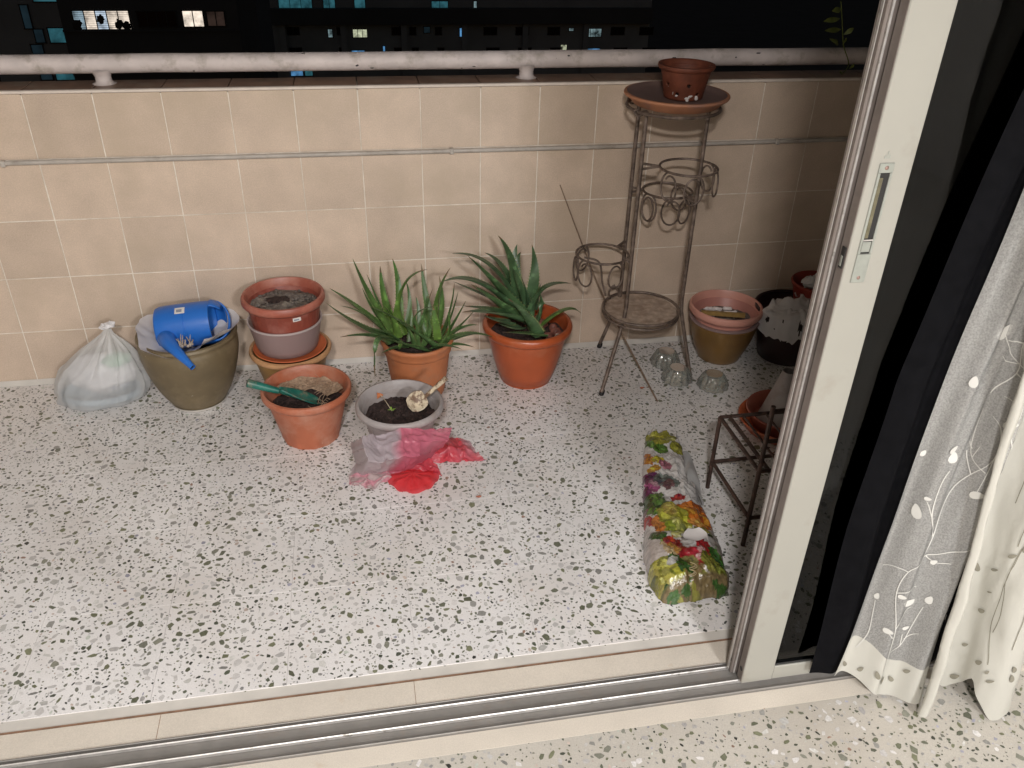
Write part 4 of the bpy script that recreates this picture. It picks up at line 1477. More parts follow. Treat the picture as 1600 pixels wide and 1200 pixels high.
mb = MB().tube(ring(TC, .150, ZTOP), .0055, 8)
for L in (LA, LB, LCc):
    dv = Vector((L.x - TC.x, L.y - TC.y, 0)).normalized()
    mb.tube([Vector((L.x, L.y, ZTOP)), Vector((TC.x, TC.y, ZTOP)) + dv * .150], .005, 6)
mb.build("top_ring", M_IRON, ps_, True)
for L in (LA, LB):
    MB().tube(catmull([Vector((L.x, L.y, ZTOP - .002)), Vector((L.x - .03, L.y - .01, ZTOP - .012)), Vector((L.x - .045, L.y - .01, ZTOP + .004)), Vector((L.x - .03, L.y - .012, ZTOP + .010))], 6), .0035, 6).build("curl", M_IRON, ps_, True)


def scroll(p, t, size, flip=1):
    """hanging curl like a figure 6: p on the ring, t the level direction of its plane"""
    pts = []
    for i in range(26):
        s = i / 25
        a = PI / 2 + flip * s * 2 * PI * 1.12
        rx = size * .42 * (1 - .35 * max(0, s - .6) / .4)
        rz = size * .62 * (1 - .35 * max(0, s - .6) / .4)
        pts.append(p + t * (math.cos(a) * rx + flip * rx * .1) + Vector((0, 0, -size * .60 + math.sin(a) * rz)))
    return pts


def hoop(c, r, z, la, lb, name, angs, size):
    mb2 = MB().tube(ring(Vector((c.x, c.y, 0)), r, z, 44), .0042, 8)
    for L in (la, lb):
        dv = Vector((L.x - c.x, L.y - c.y, 0))
        e = Vector((c.x, c.y, z)) + dv.normalized() * r
        mb2.tube([Vector((L.x, L.y, z + .008)), e], .0048, 6)
        mb2.tube([Vector((L.x, L.y, z - .012)), e], .0048, 6)
    h_ = mb2.build(name, M_IRON, ps_, True)
    for k, a in enumerate(angs):
        a = math.radians(a)
        p = Vector((c.x + r * math.cos(a), c.y + r * math.sin(a), z))
        t_ = Vector((-math.sin(a), math.cos(a), 0))
        MB().tube(scroll(p, t_, size, 1 if k % 2 else -1), .0034, 7).build("scroll", M_IRON, h_, True)
    return h_


hoop(PY(1076, 262, -.272), .094, .798, LB, LCc, "hoop", (-8, 22, -95, -150), .078)
hoop(PY(1043, 297, -.100), .086, .662, LA, LCc, "hoop", (-60, -100, -150, 200, 40), .078)
hl = hoop(PY(941, 396, -.165), .092, .462, LA, LB, "hoop", (180, 215, -70, 120), .078)
# S strut from the low hoop to the shelf
q = [PY(913, 402, -.20), PY(936, 410, -.22), PY(941, 440, -.22), PY(946, 462, -.22)]
MB().tube(catmull(q, 8), .0038, 7).build("strut", M_IRON, ps_, True)
SHC = PY(1001, 484, -.185)
ZS = SHC.z
mb = MB().tube(ring(SHC, .139, ZS + .006, 52), .0052, 8).tube(ring(SHC, .137, ZS - .012, 52), .0045, 8)
mb.build("shelf_hoop", M_IRON, ps_, True)
MB().lathe([(.0, -.006), (.131, -.006), (.132, .0), (.129, .003), (.0, .003)], SHC, 40, mod=lambda i, a: 1 + .012 * nz(math.cos(a) * 5, math.sin(a) * 5, 2)).build("shelf_board", M_SHELF, ps_, True)
MB().tube(scroll(PY(960, 446, -.07), Vector((1, .1, 0)), .05), .0034, 7).build("scroll", M_IRON, ps_, True)

# clay saucer and orchid pot on top
SZ = ZTOP + .006
sa = thing("clay_saucer", "wide shallow clay saucer on top of the iron plant stand", "saucer")
SCN = Vector((TC.x + .006, TC.y, SZ))
MB().lathe([(.0, .0), (.128, .0), (.138, .004), (.156, .024), (.166, .028), (.1695, .033), (.168, .038), (.160, .039)], SCN, 64).build("dish", M_PLATE, sa, True, 50)
MB().lathe([(.160, .039), (.152, .030), (.138, .024), (.0, .022)], SCN, 64).build("dish_inside", M_PLATE_TOP, sa, True, 50)
op = thing("orchid_pot", "small dark red clay orchid pot with holes, standing on the clay saucer", "plant pot")
OPC = Vector((SCN.x + .020, SCN.y - .004, SZ + .0225))


OPROF = [(.058, .0), (.062, .004)] + [(.0630 + .017 * (q_ / 28) ** 1.15, .008 + .082 * q_ / 28) for q_ in range(29)]


def skip(i, k):
    z = (OPROF[i][1] + OPROF[i + 1][1]) / 2
    a = (k + .5) / 132 * 6
    for z0, off in ((.050, .35), (.022, .85)):
        d = (a - off) % 1
        d = min(d, 1 - d)
        if (d * .070) ** 2 + (z - z0) ** 2 < .0062 ** 2:
            return True
    return False


ob_ = MB().lathe(OPROF, OPC, 132, skip=skip).build("body", M_ORCHID, op, True, 60)
sm = ob_.modifiers.new("thick", 'SOLIDIFY')
sm.thickness = .006
sm.offset = -1
MB().lathe([(.079, .087), (.088, .091), (.0905, .098), (.089, .104), (.083, .105), (.0765, .100), (.073, .085), (.068, .06)], OPC, 48).build("rim", M_ORCHID, op, True, 50)
soil(op, OPC, .069, OPC.z + .07, M_SOIL, 33, .008, lumps=20)
MB().blob((OPC.x, OPC.y, OPC.z + .035), (.056, .056, .036), 2, .1).build("bark_fill", M_SOIL, op, True)
mb = MB()
for k in range(6):
    a = R.uniform(-2.4, -.8)
    rz = R.uniform(.006, .02)
    mb.blob((OPC.x + .0665 * math.cos(a), OPC.y + .0665 * math.sin(a), OPC.z + rz), (R.uniform(.004, .009), .003, R.uniform(.003, .006)), k, .5, 8, 6)
mb.build("lime_crust", M_FOAM, op, True)

# thin stick leaning behind the stand
MBs = MB().tube(catmull([Vector((1.684, -.006, .664)), PY(910, 382, -.014), PY(939, 455, -.045), PZ(971, 520, .075), Vector((1.977, -.440, .003))], 6), [.0018 + .0014 * min(1, i_ / 12) for i_ in range(25)], 7)
tag(MBs.build("thin_stick", mat("stick_bark", (.24, .17, .12), .8, var=.2, scale=40), None, True), "thin brown stick leaning on the wall behind the iron plant stand", "stick")

# ------------------------------------------------------------------ glass jelly moulds
mprof = [(.0, .0), (.044, .0005), (.056, .002), (.0575, .008), (.046, .034), (.037, .050), (.033, .053), (.0, .0535)]


def mould(c, label, rot):
    t = thing("jelly_mould", label, "glass mould")
    MB().lathe(mprof, (0, 0, 0), 96, mod=lambda i, a: 1 + (.055 * math.cos(12 * a) if 1 < i < 6 else 0)).build("fluted_bowl", M_GLASS_M, t, True, 60)
    MB().lathe([(.0, .0537), (.026, .0537), (.030, .0542), (.030, .0537)], (0, 0, 0), 32).build("base_ring", M_GLASS_M, t, True)
    t.location = c
    t.rotation_euler = (0, 0, rot)
    return t


G_ = "glass jelly moulds on the floor"
for p, lb_, r_ in ((PZ(1039, 567, 0), "upturned fluted glass jelly mould under the stand, nearest the wall", .1), (PZ(1057, 593, 0), "upturned fluted glass jelly mould against the stand's right foot", .4), (PZ(1113, 603, 0), "upturned fluted glass jelly mould standing apart, before the brown glazed pot", .8)):
    o = mould(p, lb_, r_)
    o["group"] = G_

# ------------------------------------------------------------------ brown glazed pot with pink pot in it
GZ = (2.325, -.147, 0)
pot(GZ, [(.0, .004), (.078, .0), (.082, .004), (.088, .02), (.104, .06), (.118, .105), (.127, .150), (.129, .158), (.126, .160), (.121, .15), (.11, .1), (.0, .02)], "brown_glazed_pot", "brown glazed pot with the pink plastic pot set in its mouth", M_GLAZED)
pkp = pot(GZ, [(.0, .10), (.09, .105), (.106, .13), (.1155, .17), (.124, .192), (.121, .192), (.112, .17), (.10, .14), (.0, .125)], "pink_pot", "pink plastic pot with wood strip and white foam, sitting in the brown glazed pot", M_PINK,
          rim=[(.123, .190), (.133, .192), (.1375, .199), (.1385, .212), (.136, .220), (.130, .222), (.1265, .216), (.123, .19), (.112, .16)], rim_mat=M_PINK_RIM)
tag(pot(GZ, [(.110, .164), (.126, .161), (.1325, .164), (.133, .170), (.1305, .172), (.116, .170)], "cloudy_collar", "cloudy plastic saucer edge between the pink pot and the brown glazed pot", M_CLEARPOT, cat="saucer"), None)
w0, w1 = Vector((GZ[0] - .116, GZ[1] - .012, .200)), Vector((GZ[0] + .062, GZ[1] - .066, .200))
MBw = MB()
dw = (w1 - w0).normalized()
nw = Vector((0, 0, 1)).cross(dw)
for z0, z1 in ((-.004, .010),):
    vs = []
    for e in (w0 + dw * .012, w1 - dw * .012):
        for s_ in (-.007, .007):
            for z in (z0, z1):
                vs.append(e + nw * s_ + Vector((0, 0, z)))
    MBw.add(vs, [(0, 1, 3, 2), (4, 6, 7, 5), (0, 4, 5, 1), (2, 3, 7, 6), (1, 5, 7, 3), (0, 2, 6, 4)])
tag(MBw.build("wood_strip", M_WOOD), "short wooden strip lying across the inside of the pink pot", "wood strip")
soil(pkp, GZ, .108, .160, M_SOIL_DRY, 40, .01, name="dry_soil", lumps=20)
mb = MB()
for k in range(12):
    mb.blob((GZ[0] + R.uniform(-.06, .06), GZ[1] + R.uniform(-.01, .08), .172 + R.uniform(-.004, .006)), (R.uniform(.01, .024), R.uniform(.006, .012), .007), k, .6, 9, 6)
tag(mb.build("foam_scrap", M_FOAM, None, True), "white foam scraps on the soil of the pink pot", "foam scraps")

# ------------------------------------------------------------------ black pot with torn film, red pot behind
BK = (2.585, -.175, 0)
bk = pot(BK, [(.0, .004), (.095, .0), (.10, .004), (.115, .09), (.130, .19), (.134, .205), (.131, .205), (.12, .15), (.0, .08)], "black_pot", "black plastic pot half covered by torn white plastic at the dark right end", M_BLACKPOT,
         rim=[(.132, .20), (.142, .203), (.143, .214), (.138, .217), (.132, .212)])
tf = thing("torn_plastic", "torn white plastic film draped over the black pot", "plastic film")


def f_torn(u, v):
    a = -2.9 + 3.6 * u
    rag = .55 + .45 * nz(a * 2.6, 3) + .25 * nz(a * 9, 7)
    ln = max(.012, .055 * (1 + rag) + .075 * max(0, 1 - abs(a + .95) / .22) - .05 * max(0, 1 - abs(a + .2) / .5))
    s = v * (.09 + ln)
    k = .5 + .5 * nz(a * 5, v * 3, 2)
    if s < .09:
        q = .055 + s
        z = .214 + .030 * math.sin(PI * s / .09) * k + .012
    else:
        q = .147 + .010 * k + (s - .09) * .06
        z = .222 - (s - .09)
    return (BK[0] + q * math.cos(a), BK[1] + q * math.sin(a), z + .006 * nz(a * 5, v * 6, 5))


mb = MB()
full = MB().grid(f_torn, 110, 30)
keep = []
for f in full.f:
    c = sum((Vector(full.v[i]) for i in f), Vector()) / 4
    if nz(c.x * 34, c.y * 34, c.z * 34) < .47:
        keep.append(f)
full.f = keep
full.c = [None] * len(keep)
full.build("film", M_FILM_W, tf, True)


def f_torn2(u, v):
    a = -2.6 + 3.2 * u
    q = .05 + .08 * v
    return (BK[0] - .035 + q * math.cos(a) * 1.0, BK[1] + q * math.sin(a) * .8, .236 + .050 * math.sin(PI * min(1, v + .25)) * (.6 + .5 * nz(a * 1.6, v * 2, 9)) + .010 * nz(a * 4, v * 5, 1))


MB().grid(f_torn2, 60, 18).build("film_crumple", M_FILM_W, tf, True)
RP = (2.690, -.150, -.03)
rp = pot(RP, [(.0, .222), (.075, .2225), (.080, .228), (.095, .30), (.098, .312), (.104, .314), (.106, .324), (.101, .328), (.094, .322), (.08, .26), (.0, .25)], "red_pot", "red plastic pot stacked on the black pot beside the torn white plastic", M_REDPOT)
fq = MB()
for k in range(7):
    fq.blob((RP[0] + R.uniform(-.05, .05), RP[1] + R.uniform(-.04, .03), .300 + R.uniform(-.01, .012)), (R.uniform(.02, .04), R.uniform(.018, .03), R.uniform(.012, .022)), k, .7, 14, 9)
tag(fq.build("crumpled_film", M_FILM_W, None, True), "crumpled clear plastic stuffed in the red pot", "plastic film")
MB2 = MB().tube(catmull([PZ(1172, 497, .12), PZ(1184, 504, .13), PZ(1196, 505, .14), PZ(1208, 507, .14)], 5), [.004] * 16, 7)
tag(MB2.build("dead_twig", M_BLACKPOT, None, True), "dark dry stem poking out between the pink pot and the black pot", "stem")

# ------------------------------------------------------------------ low iron rack
rk = thing("iron_rack", "low rusty iron rack with slanted side bars beside the door frame", "rack")
p1 = Vector((1.974, -.932, 0))
ZR = .262
p2 = Vector((1.977, -1.195, 0))
XE = 2.40


def bar(a, b, name="bar", r=.0058):
    MB().tube([a, b], r, 8).build(name, M_IRON2, rk, True)


def V3(p, z):
    return Vector((p.x, p.y, z))


bar(V3(p1, .0), V3(p1, ZR), "post", .0065)
bar(V3(p2, .0), V3(p2, .47), "post", .0065)
q1, q2 = Vector((XE, -.93, 0)), Vector((XE, -1.195, 0))
bar(V3(q1, 0), V3(q1, ZR), "post", .0065)
bar(V3(q2, 0), V3(q2, .47), "post", .0065)
bar(V3(p1, ZR), V3(p2, ZR))
bar(V3(p1, ZR) + Vector((.028, 0, 0)), V3(p2, ZR) + Vector((.028, 0, 0)))
bar(V3(p1, .10), V3(p2, .10))
bar(V3(p1, ZR), V3(q1, ZR))
bar(V3(p1, .10), V3(q1, .10))
bar(V3(p2, .10), V3(q2, .10))
bar(V3(p2, ZR), V3(q2, ZR))
bar(V3(p2, .455), V3(q2, .455))
bar(V3(p2, .36), V3(q2, .36))
bar(V3(q1, ZR), V3(q2, ZR))
bar(V3(q1, .10), V3(q2, .10))
for k in range(1, 6):
    x = 1.974 + (XE - 1.974) * k / 6
    bar(Vector((x, -.932, ZR)), Vector((x, -1.195, ZR)), "shelf_wire", .0035)

# saucers and grey sheet behind the rack
SQ = PZ(1222, 650, .05)
SQ = (SQ.x, SQ.y, 0)
s1 = pot(SQ, [(.0, .0), (.10, .0), (.118, .006), (.140, .040), (.145, .044), (.143, .048), (.137, .046), (.116, .012), (.0, .006)], "orange_plant_saucer", "orange plastic plant saucer on the floor behind the iron rack", M_SAUCER, cat="saucer")
SQ2 = (SQ[0] + .006, SQ[1] + .004, .012)
pot(SQ2, [(.0, .0), (.085, .0), (.104, .008), (.124, .056), (.128, .060), (.126, .064), (.120, .062), (.100, .014), (.0, .006)], "brown_plant_saucer", "deep brown plant saucer nested in the orange saucer behind the rack", M_BROWN_RIM, cat="saucer")
g0 = Vector((SQ[0] - .022, SQ[1] + .01, .03))


def f_cone(u, v):
    a = 2 * PI * u
    r = .085 * (1 - v) + .020 * v
    return (g0.x + .02 + r * math.cos(a), g0.y - .015 + r * math.sin(a) + .02 * v, g0.z + .19 * v)


tag(MB().grid(f_cone, 40, 6, wrap=True).build("grey_funnel", M_GREYPOT, None, True), "grey plastic cone standing in the brown saucer behind the iron rack", "cone")

# ------------------------------------------------------------------ soil bag
SB = thing("potting_soil_bag", "half empty white potting soil bag printed with colourful vegetables, lying on the floor", "soil bag")
spine = [(0.0, 1036, 678, .055, .020), (.10, 1036, 700, .066, .034), (.25, 1042, 738, .078, .050), (.42, 1050, 780, .088, .062), (.58, 1060, 820, .102, .082), (.74, 1069, 862, .113, .102), (.86, 1076, 895, .108, .100), (.93, 1079, 915, .098, .085), (.97, 1081, 929, .080, .060), (.99, 1082, 936, .060, .038), (1.0, 1082, 940, .030, .012)]
SPN = [(t, PZ(x, y, h * .4), w * .96, h * .82) for t, x, y, w, h in spine if t <= .86]
e0 = SPN[-1][1]
for t, dx_, dy_, w, h in ((.91, .003, -.030, .103, .078), (.95, .005, -.050, .094, .062), (.98, .006, -.062, .080, .040), (.995, .006, -.068, .064, .024), (1.0, .006, -.069, .056, .006)):
    SPN.append((t, Vector((e0.x + dx_, e0.y + dy_, 0)), w, h))


def spin(t):
    for a, b in zip(SPN, SPN[1:]):
        if t <= b[0]:
            s = (t - a[0]) / (b[0] - a[0])
            s2 = s * s * (3 - 2 * s) * .5 + s * .5
            return a[1].lerp(b[1], s), a[2] + (b[2] - a[2]) * s2, a[3] + (b[3] - a[3]) * s2
    return SPN[-1][1], SPN[-1][2], SPN[-1][3]


def f_soil(u, v):
    c, w, h = spin(v)
    c2, _, _ = spin(min(1, v + .02))
    c3, _, _ = spin(max(0, v - .02))
    T = Vector((c2.x - c3.x, c2.y - c3.y, 0)).normalized()
    S = Vector((-T.y, T.x, 0))
    if S.x < 0:
        S = -S
    a = PI * (1 - u)
    ca, sa = math.cos(a), math.sin(a)
    ww = w * (abs(ca) ** .8) * (1 if ca > 0 else -1)
    zz = h * (abs(sa) ** .75)
    p = Vector((c.x, c.y, 0)) + S * ww
    cr = .012 * nz(p.x * 22, p.y * 16, 3) + .010 * (.35 - abs(nz(p.x * 45, p.y * 30, 8))) + .004 * (.3 - abs(nz(p.x * 110, p.y * 80, 2)))
    ridge = .010 * max(0, 1 - abs((u - .60 - .25 * (v - .4)) / .035)) * max(0, 1 - abs(v - .42) / .26) + .009 * max(0, 1 - abs((u - .74 - .1 * v) / .03)) * max(0, 1 - abs(v - .35) / .25)
    pinch = -.016 * max(0, 1 - abs(v - .665 - .04 * (u - .5)) / .035) * math.sin(PI * u)
    p += S * cr * .5
    z = .002 + zz + (cr + ridge + pinch) * sa
    if v < .06:
        z += .008 * math.sin(u * 26) * (1 - v / .06)
        p += T * (.012 * nz(u * 6, 3) * (1 - v / .06))
    return (p.x, p.y, max(.0015, z))


NU, NV = 170, 320
sb = MB().grid(f_soil, NU, NV).build("bag_skin", M_SOILBAG, SB, True)
G1, G2, G3 = (.10, .22, .03), (.05, .13, .025), (.42, .44, .05)
BL = [  # photo spot, half sizes in px, colour, turn
    (1028, 683, 30, 15, (.44, .43, .06), .2), (1062, 697, 15, 10, (.36, .36, .05), .5), (1046, 686, 12, 5, (.55, .55, .18), .2), (1014, 692, 6, 9, G1, .2), (1033, 700, 10, 8, G1, .3), (1035, 699, 4, 3, (.2, .4, .08), .3),
    (1012, 712, 6, 13, (.72, .24, .02), 0), (1028, 717, 9, 7, (.75, .60, .03), .2), (1022, 728, 10, 6, (.70, .36, .03), .4), (1040, 724, 7, 9, (.46, .17, .22), .3), (1016, 737, 10, 8, (.13, .02, .10), .4),
    (1020, 750, 10, 11, (.34, .07, .20), 0), (1012, 756, 6, 10, (.16, .02, .11), 0), (1024, 748, 4, 8, (.55, .32, .40), .3), (1042, 746, 13, 15, (.20, .24, .22), .5), (1046, 752, 7, 11, (.25, .12, .13), -.5), (1007, 772, 5, 20, (.30, .02, .10), .1),
    (1012, 792, 5, 16, (.5, .04, .03), .1), (1026, 776, 13, 19, G2, .1), (1030, 770, 7, 12, G1, -.4), (1022, 786, 6, 8, (.16, .33, .05), .3), (1060, 771, 11, 5, (.42, .03, .03), .2), (1087, 795, 22, 21, (.70, .20, .025), .3), (1096, 784, 10, 12, (.55, .13, .02), .2),
    (1036, 806, 11, 13, (.70, .25, .05), .2), (1056, 800, 19, 24, (.47, .46, .05), .1), (1048, 790, 9, 9, (.62, .50, .10), .1), (1062, 812, 9, 12, (.60, .60, .14), .2), (1050, 812, 5, 12, (.25, .32, .03), .1), (1060, 824, 8, 6, (.72, .70, .25), 0), (1030, 822, 9, 9, G2, .4), (1042, 832, 8, 5, (.2, .33, .06), .4),
    (1092, 806, 14, 6, (.80, .35, .08), -.3), (1100, 820, 14, 4, (.04, .05, .02), -.25), (1098, 815, 14, 3, (.30, .27, .04), -.25), (1056, 842, 11, 16, (.40, .035, .02), .2), (1058, 845, 5, 9, (.55, .28, .06), .4), (1050, 848, 4, 16, (.60, .45, .25), .2), (1066, 838, 5, 7, (.20, .01, .01), .2),
    (1088, 836, 18, 13, (.68, .64, .62), .2), (1102, 842, 10, 20, (.50, .02, .03), .2), (1086, 858, 18, 10, (.42, .02, .03), -.4), (1098, 850, 7, 4, (.78, .4, .4), .5), (1094, 860, 6, 3, (.7, .3, .3), .4), (1078, 868, 12, 9, (.32, .28, .10), -.3),
    (1042, 874, 22, 18, (.45, .44, .05), .3), (1036, 866, 12, 9, (.58, .55, .10), .3), (1018, 872, 12, 10, (.42, .38, .08), .3), (1048, 888, 10, 8, (.60, .55, .12), 0), (1066, 866, 6, 14, G2, .5), (1053, 862, 8, 4, (.72, .7, .65), .5), (1040, 904, 20, 9, G2, .5), (1030, 900, 9, 7, (.08, .17, .06), .5),
    (1124, 852, 8, 12, G2, .2), (1116, 868, 12, 14, (.27, .27, .05), .1), (1134, 878, 10, 14, (.20, .22, .04), .1), (1128, 906, 16, 18, G2, .2), (1122, 900, 6, 6, (.25, .34, .08), .2), (1124, 924, 16, 8, (.35, .36, .05), .2), (1112, 892, 6, 12, (.40, .42, .08), .1),
    (1056, 916, 8, 4, (.66, .62, .5), .3), (1082, 930, 24, 4, (.42, .30, .09), 0), (1098, 922, 7, 3, (.62, .58, .4), 0)]
BLW = []
for x, y, a, b, c, r in BL:
    h_ = .03 + .08 * min(1, max(0, (y - 690) / 150))
    p = PZ(x, y, h_)
    ppm = F_PX / (C0[2] + .5 - h_) * .92
    BLW.append((p.x, p.y, a / ppm * 1.32, b / ppm * 1.80, c, r))
rs_ = random.Random(17)
SUB = []
for bx, by, a, b, c, r in BLW:
    SUB.append((bx, by, a, b, c, r))
    for k in range(9 if a > .012 else 4):
        t_, q_ = rs_.uniform(0, 2 * PI), math.sqrt(rs_.random()) * .8
        k_ = rs_.choice((.45, .6, .75, 1.25, 1.5, 1.9))
        cc2 = tuple(min(.8, max(.01, x_ * k_ + rs_.uniform(-.015, .03))) for x_ in c)
        SUB.append((bx + a * q_ * math.cos(t_), by + b * q_ * math.sin(t_), a * rs_.uniform(.10, .26), b * rs_.uniform(.22, .5), cc2, r + rs_.uniform(-.9, .9)))
BLW = SUB
rec = (PZ(1062, 870, .10), PZ(1112, 922, .06))


def soil_col(co, u=.5, t=.5):
    x, y = co.x, co.y
    jx, jy = .006 * nz(x * 75, y * 75, 1) + .003 * nz(x * 240, y * 240, 1), .006 * nz(x * 75, y * 75, 5) + .003 * nz(x * 240, y * 240, 6)
    col = (.60, .58, .57)
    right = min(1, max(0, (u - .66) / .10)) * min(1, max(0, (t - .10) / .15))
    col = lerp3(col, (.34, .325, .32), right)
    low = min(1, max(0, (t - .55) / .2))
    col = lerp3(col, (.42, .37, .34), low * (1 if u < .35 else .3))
    col = lerp3(col, (.17, .145, .12), low * right)  # grey film flank, its lower part painted darker for shade
    v = .9 + .2 * nz(x * 150, y * 150, 9)
    xx, yy = x + jx, y + jy
    if rec[0].x < x < rec[1].x and rec[1].y < y < rec[0].y:
        col = (.19, .13, .055)
    for bx, by, a, b, c, r in BLW:
        dx, dy = xx - bx, yy - by
        m_ = a if a > b else b
        if dx > m_ or dx < -m_ or dy > m_ or dy < -m_:
            continue
        ca, sa = math.cos(r), math.sin(r)
        u, w = dx * ca + dy * sa, -dx * sa + dy * ca
        if (u / a) ** 2 + (w / b) ** 2 < 1:
            e = (u / a) ** 2 + (w / b) ** 2
            g = 1 + .4 * nz(x * 70 + bx * 900, y * 70, bx * 50) + .3 * nz(x * 190, y * 190, by * 90) - (.3 if e > .85 and a > .012 else 0)
            col = tuple(q * max(.3, g) * .68 for q in c)
    if t > .925:
        f_ = nz(u * 7, t * 9, 4)
        e_ = (.23, .22, .045) if f_ > .12 else (.045, .10, .025) if f_ < -.16 else (.17, .125, .06)
        if .955 < t < .968 and .25 < u < .8:
            e_ = (.42, .36, .22)
        col = lerp3(col, tuple(q * (1 + .5 * nz(x * 150, y * 150, u * 20)) for q in e_), (t - .925) * 60)
    return tuple(min(1, q * v) for q in col)


_me = sb.data
_at = _me.color_attributes.new('paint', 'FLOAT_COLOR', 'POINT')
_buf = []
for _i, _v in enumerate(_me.vertices):
    _buf += [*soil_col(_v.co, (_i % (NU + 1)) / NU, (_i // (NU + 1)) / NV), 1.0]
_at.data.foreach_set('color', _buf)
# pale script lettering on the brown panel
mb = MB()
for k, (xx, yy) in enumerate(((1082, 893), (1083, 886))):
    pts = []
    for i in range(40):
        a = i / 39 * 2 * PI * 2.5
        pq = PZ(xx + 5 * math.cos(a) + 4 * (i / 39 - .5), yy + 5 * math.sin(a * .5) + (i / 39) * 3 - 4 * k, .108)
        pts.append(pq)
    mb.tube(pts, .0009, 4)
mb.build("print_script", mat("cream_print", (.45, .36, .2), .5), SB)
# mouth flap of clear film at the upper right
q = [PZ(1066, 706, .045), PZ(1080, 712, .04), PZ(1090, 745, .03), PZ(1098, 780, .02)]
q2 = [PZ(1072, 740, .05), PZ(1074, 745, .05), PZ(1085, 765, .05), PZ(1100, 790, .045)]
MB().grid(lambda u, v: catmull(q, 8)[min(24, int(v * 24))].lerp(catmull(q2, 8)[min(24, int(v * 24))], u) + Vector((0, 0, .006 * math.sin(u * 6 + v * 11))), 8, 24).build("film_flap", mat("silver_film", (.50, .50, .50), .18, var=.1, scale=30, spec=.7, bump=.4, bscale=40, metal=.2), SB, True)
# torn mouth: red and dark slit with the white film curled back
c0 = PZ(1062, 843, .115)
c1 = PZ(1086, 838, .112)
mb = MB()
mb.grid(lambda u, v: c1 + Vector((.034 * (u - .5) * 2 * math.sin(PI * (.15 + .7 * v)), .018 * (v - .5) * 2, .001 - .006 * math.sin(PI * v) + .010 * v + .004 * (2 * u - 1) ** 2)), 12, 10)
mb.build("torn_edge", mat("film_back", (.55, .52, .51), .35, var=.08), SB, True)

# ------------------------------------------------------------------ vine by the rail, bits on the floor
vi = thing("small_vine", "small leafy vine climbing over the railing beside the door", "vine")
v0, v1, v2 = PY(1322, 112, .05), PY(1318, 60, .05), PY(1314, 2, .07)
stem = catmull([Vector((v0.x, .07, 1.012)), PY(1326, 100, .045), PY(1318, 70, .05), PY(1316, 35, .05), v2], 6)
MB().tube(stem, .0018, 6).build("stem", M_VINE, vi)
for k, (a, b, w) in enumerate((((1314, 14), (1302, 15), .022), ((1312, 29), (1290, 31), .020), ((1314, 46), (1292, 46), .02), ((1318, 54), (1332, 43), .016), ((1310, 68), (1298, 60), .016), ((1316, 70), (1322, 58), .012), ((1326, 108), (1334, 99), .010), ((1316, 116), (1312, 111), .012), ((1310, 70), (1303, 62), .022))):
    p, q = PY(a[0], a[1], .05), PY(b[0], b[1], .04)
    d = q - p
    s = d.cross(Vector((.2, -.75, .6))).normalized()
    MB().grid(lambda u, v: p + d * u * 1.15 + s * (v - .5) * w * math.sin(PI * min(1, u * .95 + .03)) + Vector((0, -.006 * math.sin(PI * u), -.004 * u * u)), 8, 4).build("leaf", M_VINE, vi, True)
for k, (x, y, lb) in enumerate(((748, 776, "curled dry red leaf scrap on the floor right of the pink plastic bag"), (1003, 606, "dry leaf crumb on the floor by the stick under the stand"))):
    p = PZ(x, y, .003)
    b = MB().grid(lambda u, v: p + Vector((.016 * (u - .5), .010 * (v - .5) * math.sin(PI * (u * .9 + .05)), .004 * math.sin(PI * v))), 6, 4).build("dry_leaf", M_DRYLEAF, None, True)
    tag(b, lb, "leaf")

cr = MB()
rc = random.Random(23)
for k in range(170):
    c = rc.choice((FP, GP, GP, OL, AL1, AL2, GZ, (1.9, -.9, 0)))
    a, q = rc.uniform(-2.9, -.2), rc.uniform(.10, .30)
    r_ = rc.uniform(.0008, .0024)
    x_, y_ = c[0] + q * math.cos(a), c[1] + q * math.sin(a)
    cr.blob((x_, y_, r_ * .6), (r_, r_ * rc.uniform(.6, 1), r_ * .7), k, .5, 6, 4)
tag(cr.build("soil_crumbs", M_SOIL, bal), kind="stuff")
# ------------------------------------------------------------------ city at night
structure(MB().box(-400, 400, 3, 600, -46, -45.5).build("ground", M_ASPHALT))


def win(parent, x0, x1, z0, z1, Y, material, n=3, fr=.06):
    f = MB()
    f.box(x0 - fr, x1 + fr, Y - .10, Y - .02, z1, z1 + fr).box(x0 - fr, x1 + fr, Y - .10, Y - .02, z0 - fr, z0)
    w = (x1 - x0) / n
    for k in range(n + 1):
        f.box(x0 + k * w - fr / 2, x0 + k * w + fr / 2, Y - .09, Y - .02, z0, z1)
    fo = f.build("window", M_WINFRAME, parent)
    ms = material if isinstance(material, (list, tuple)) else [material] * n
    for k in range(n):
        MB().box(x0 + k * w + .001, x0 + (k + 1) * w - .001, Y - .05, Y - .03, z0, z1).build("pane", ms[k], fo)
    return fo


def face(x, y, Y):
    p = PY(x, y, Y)
    return p.x, p.z


def building(name, label, xa, xb, Y, zt, depth, material):
    t = thing(name, label, "building")
    MB().box(xa, xb, Y, Y + depth, -45.5, zt).build("wall", material, t)
    return t


YA = 60.0
bA = building("apartment_block", "dark apartment block at the far left with two brightly lit windows", -16.9, -5.9, YA, 14, 14, M_FACADE_D)


def wpx(parent, x0, y0, x1, y1, Y, m, n=3):
    a, zt = face(x0, y0, Y)
    b, zb = face(x1, y1, Y)
    return win(parent, a, b, zb, zt, Y, m, n)


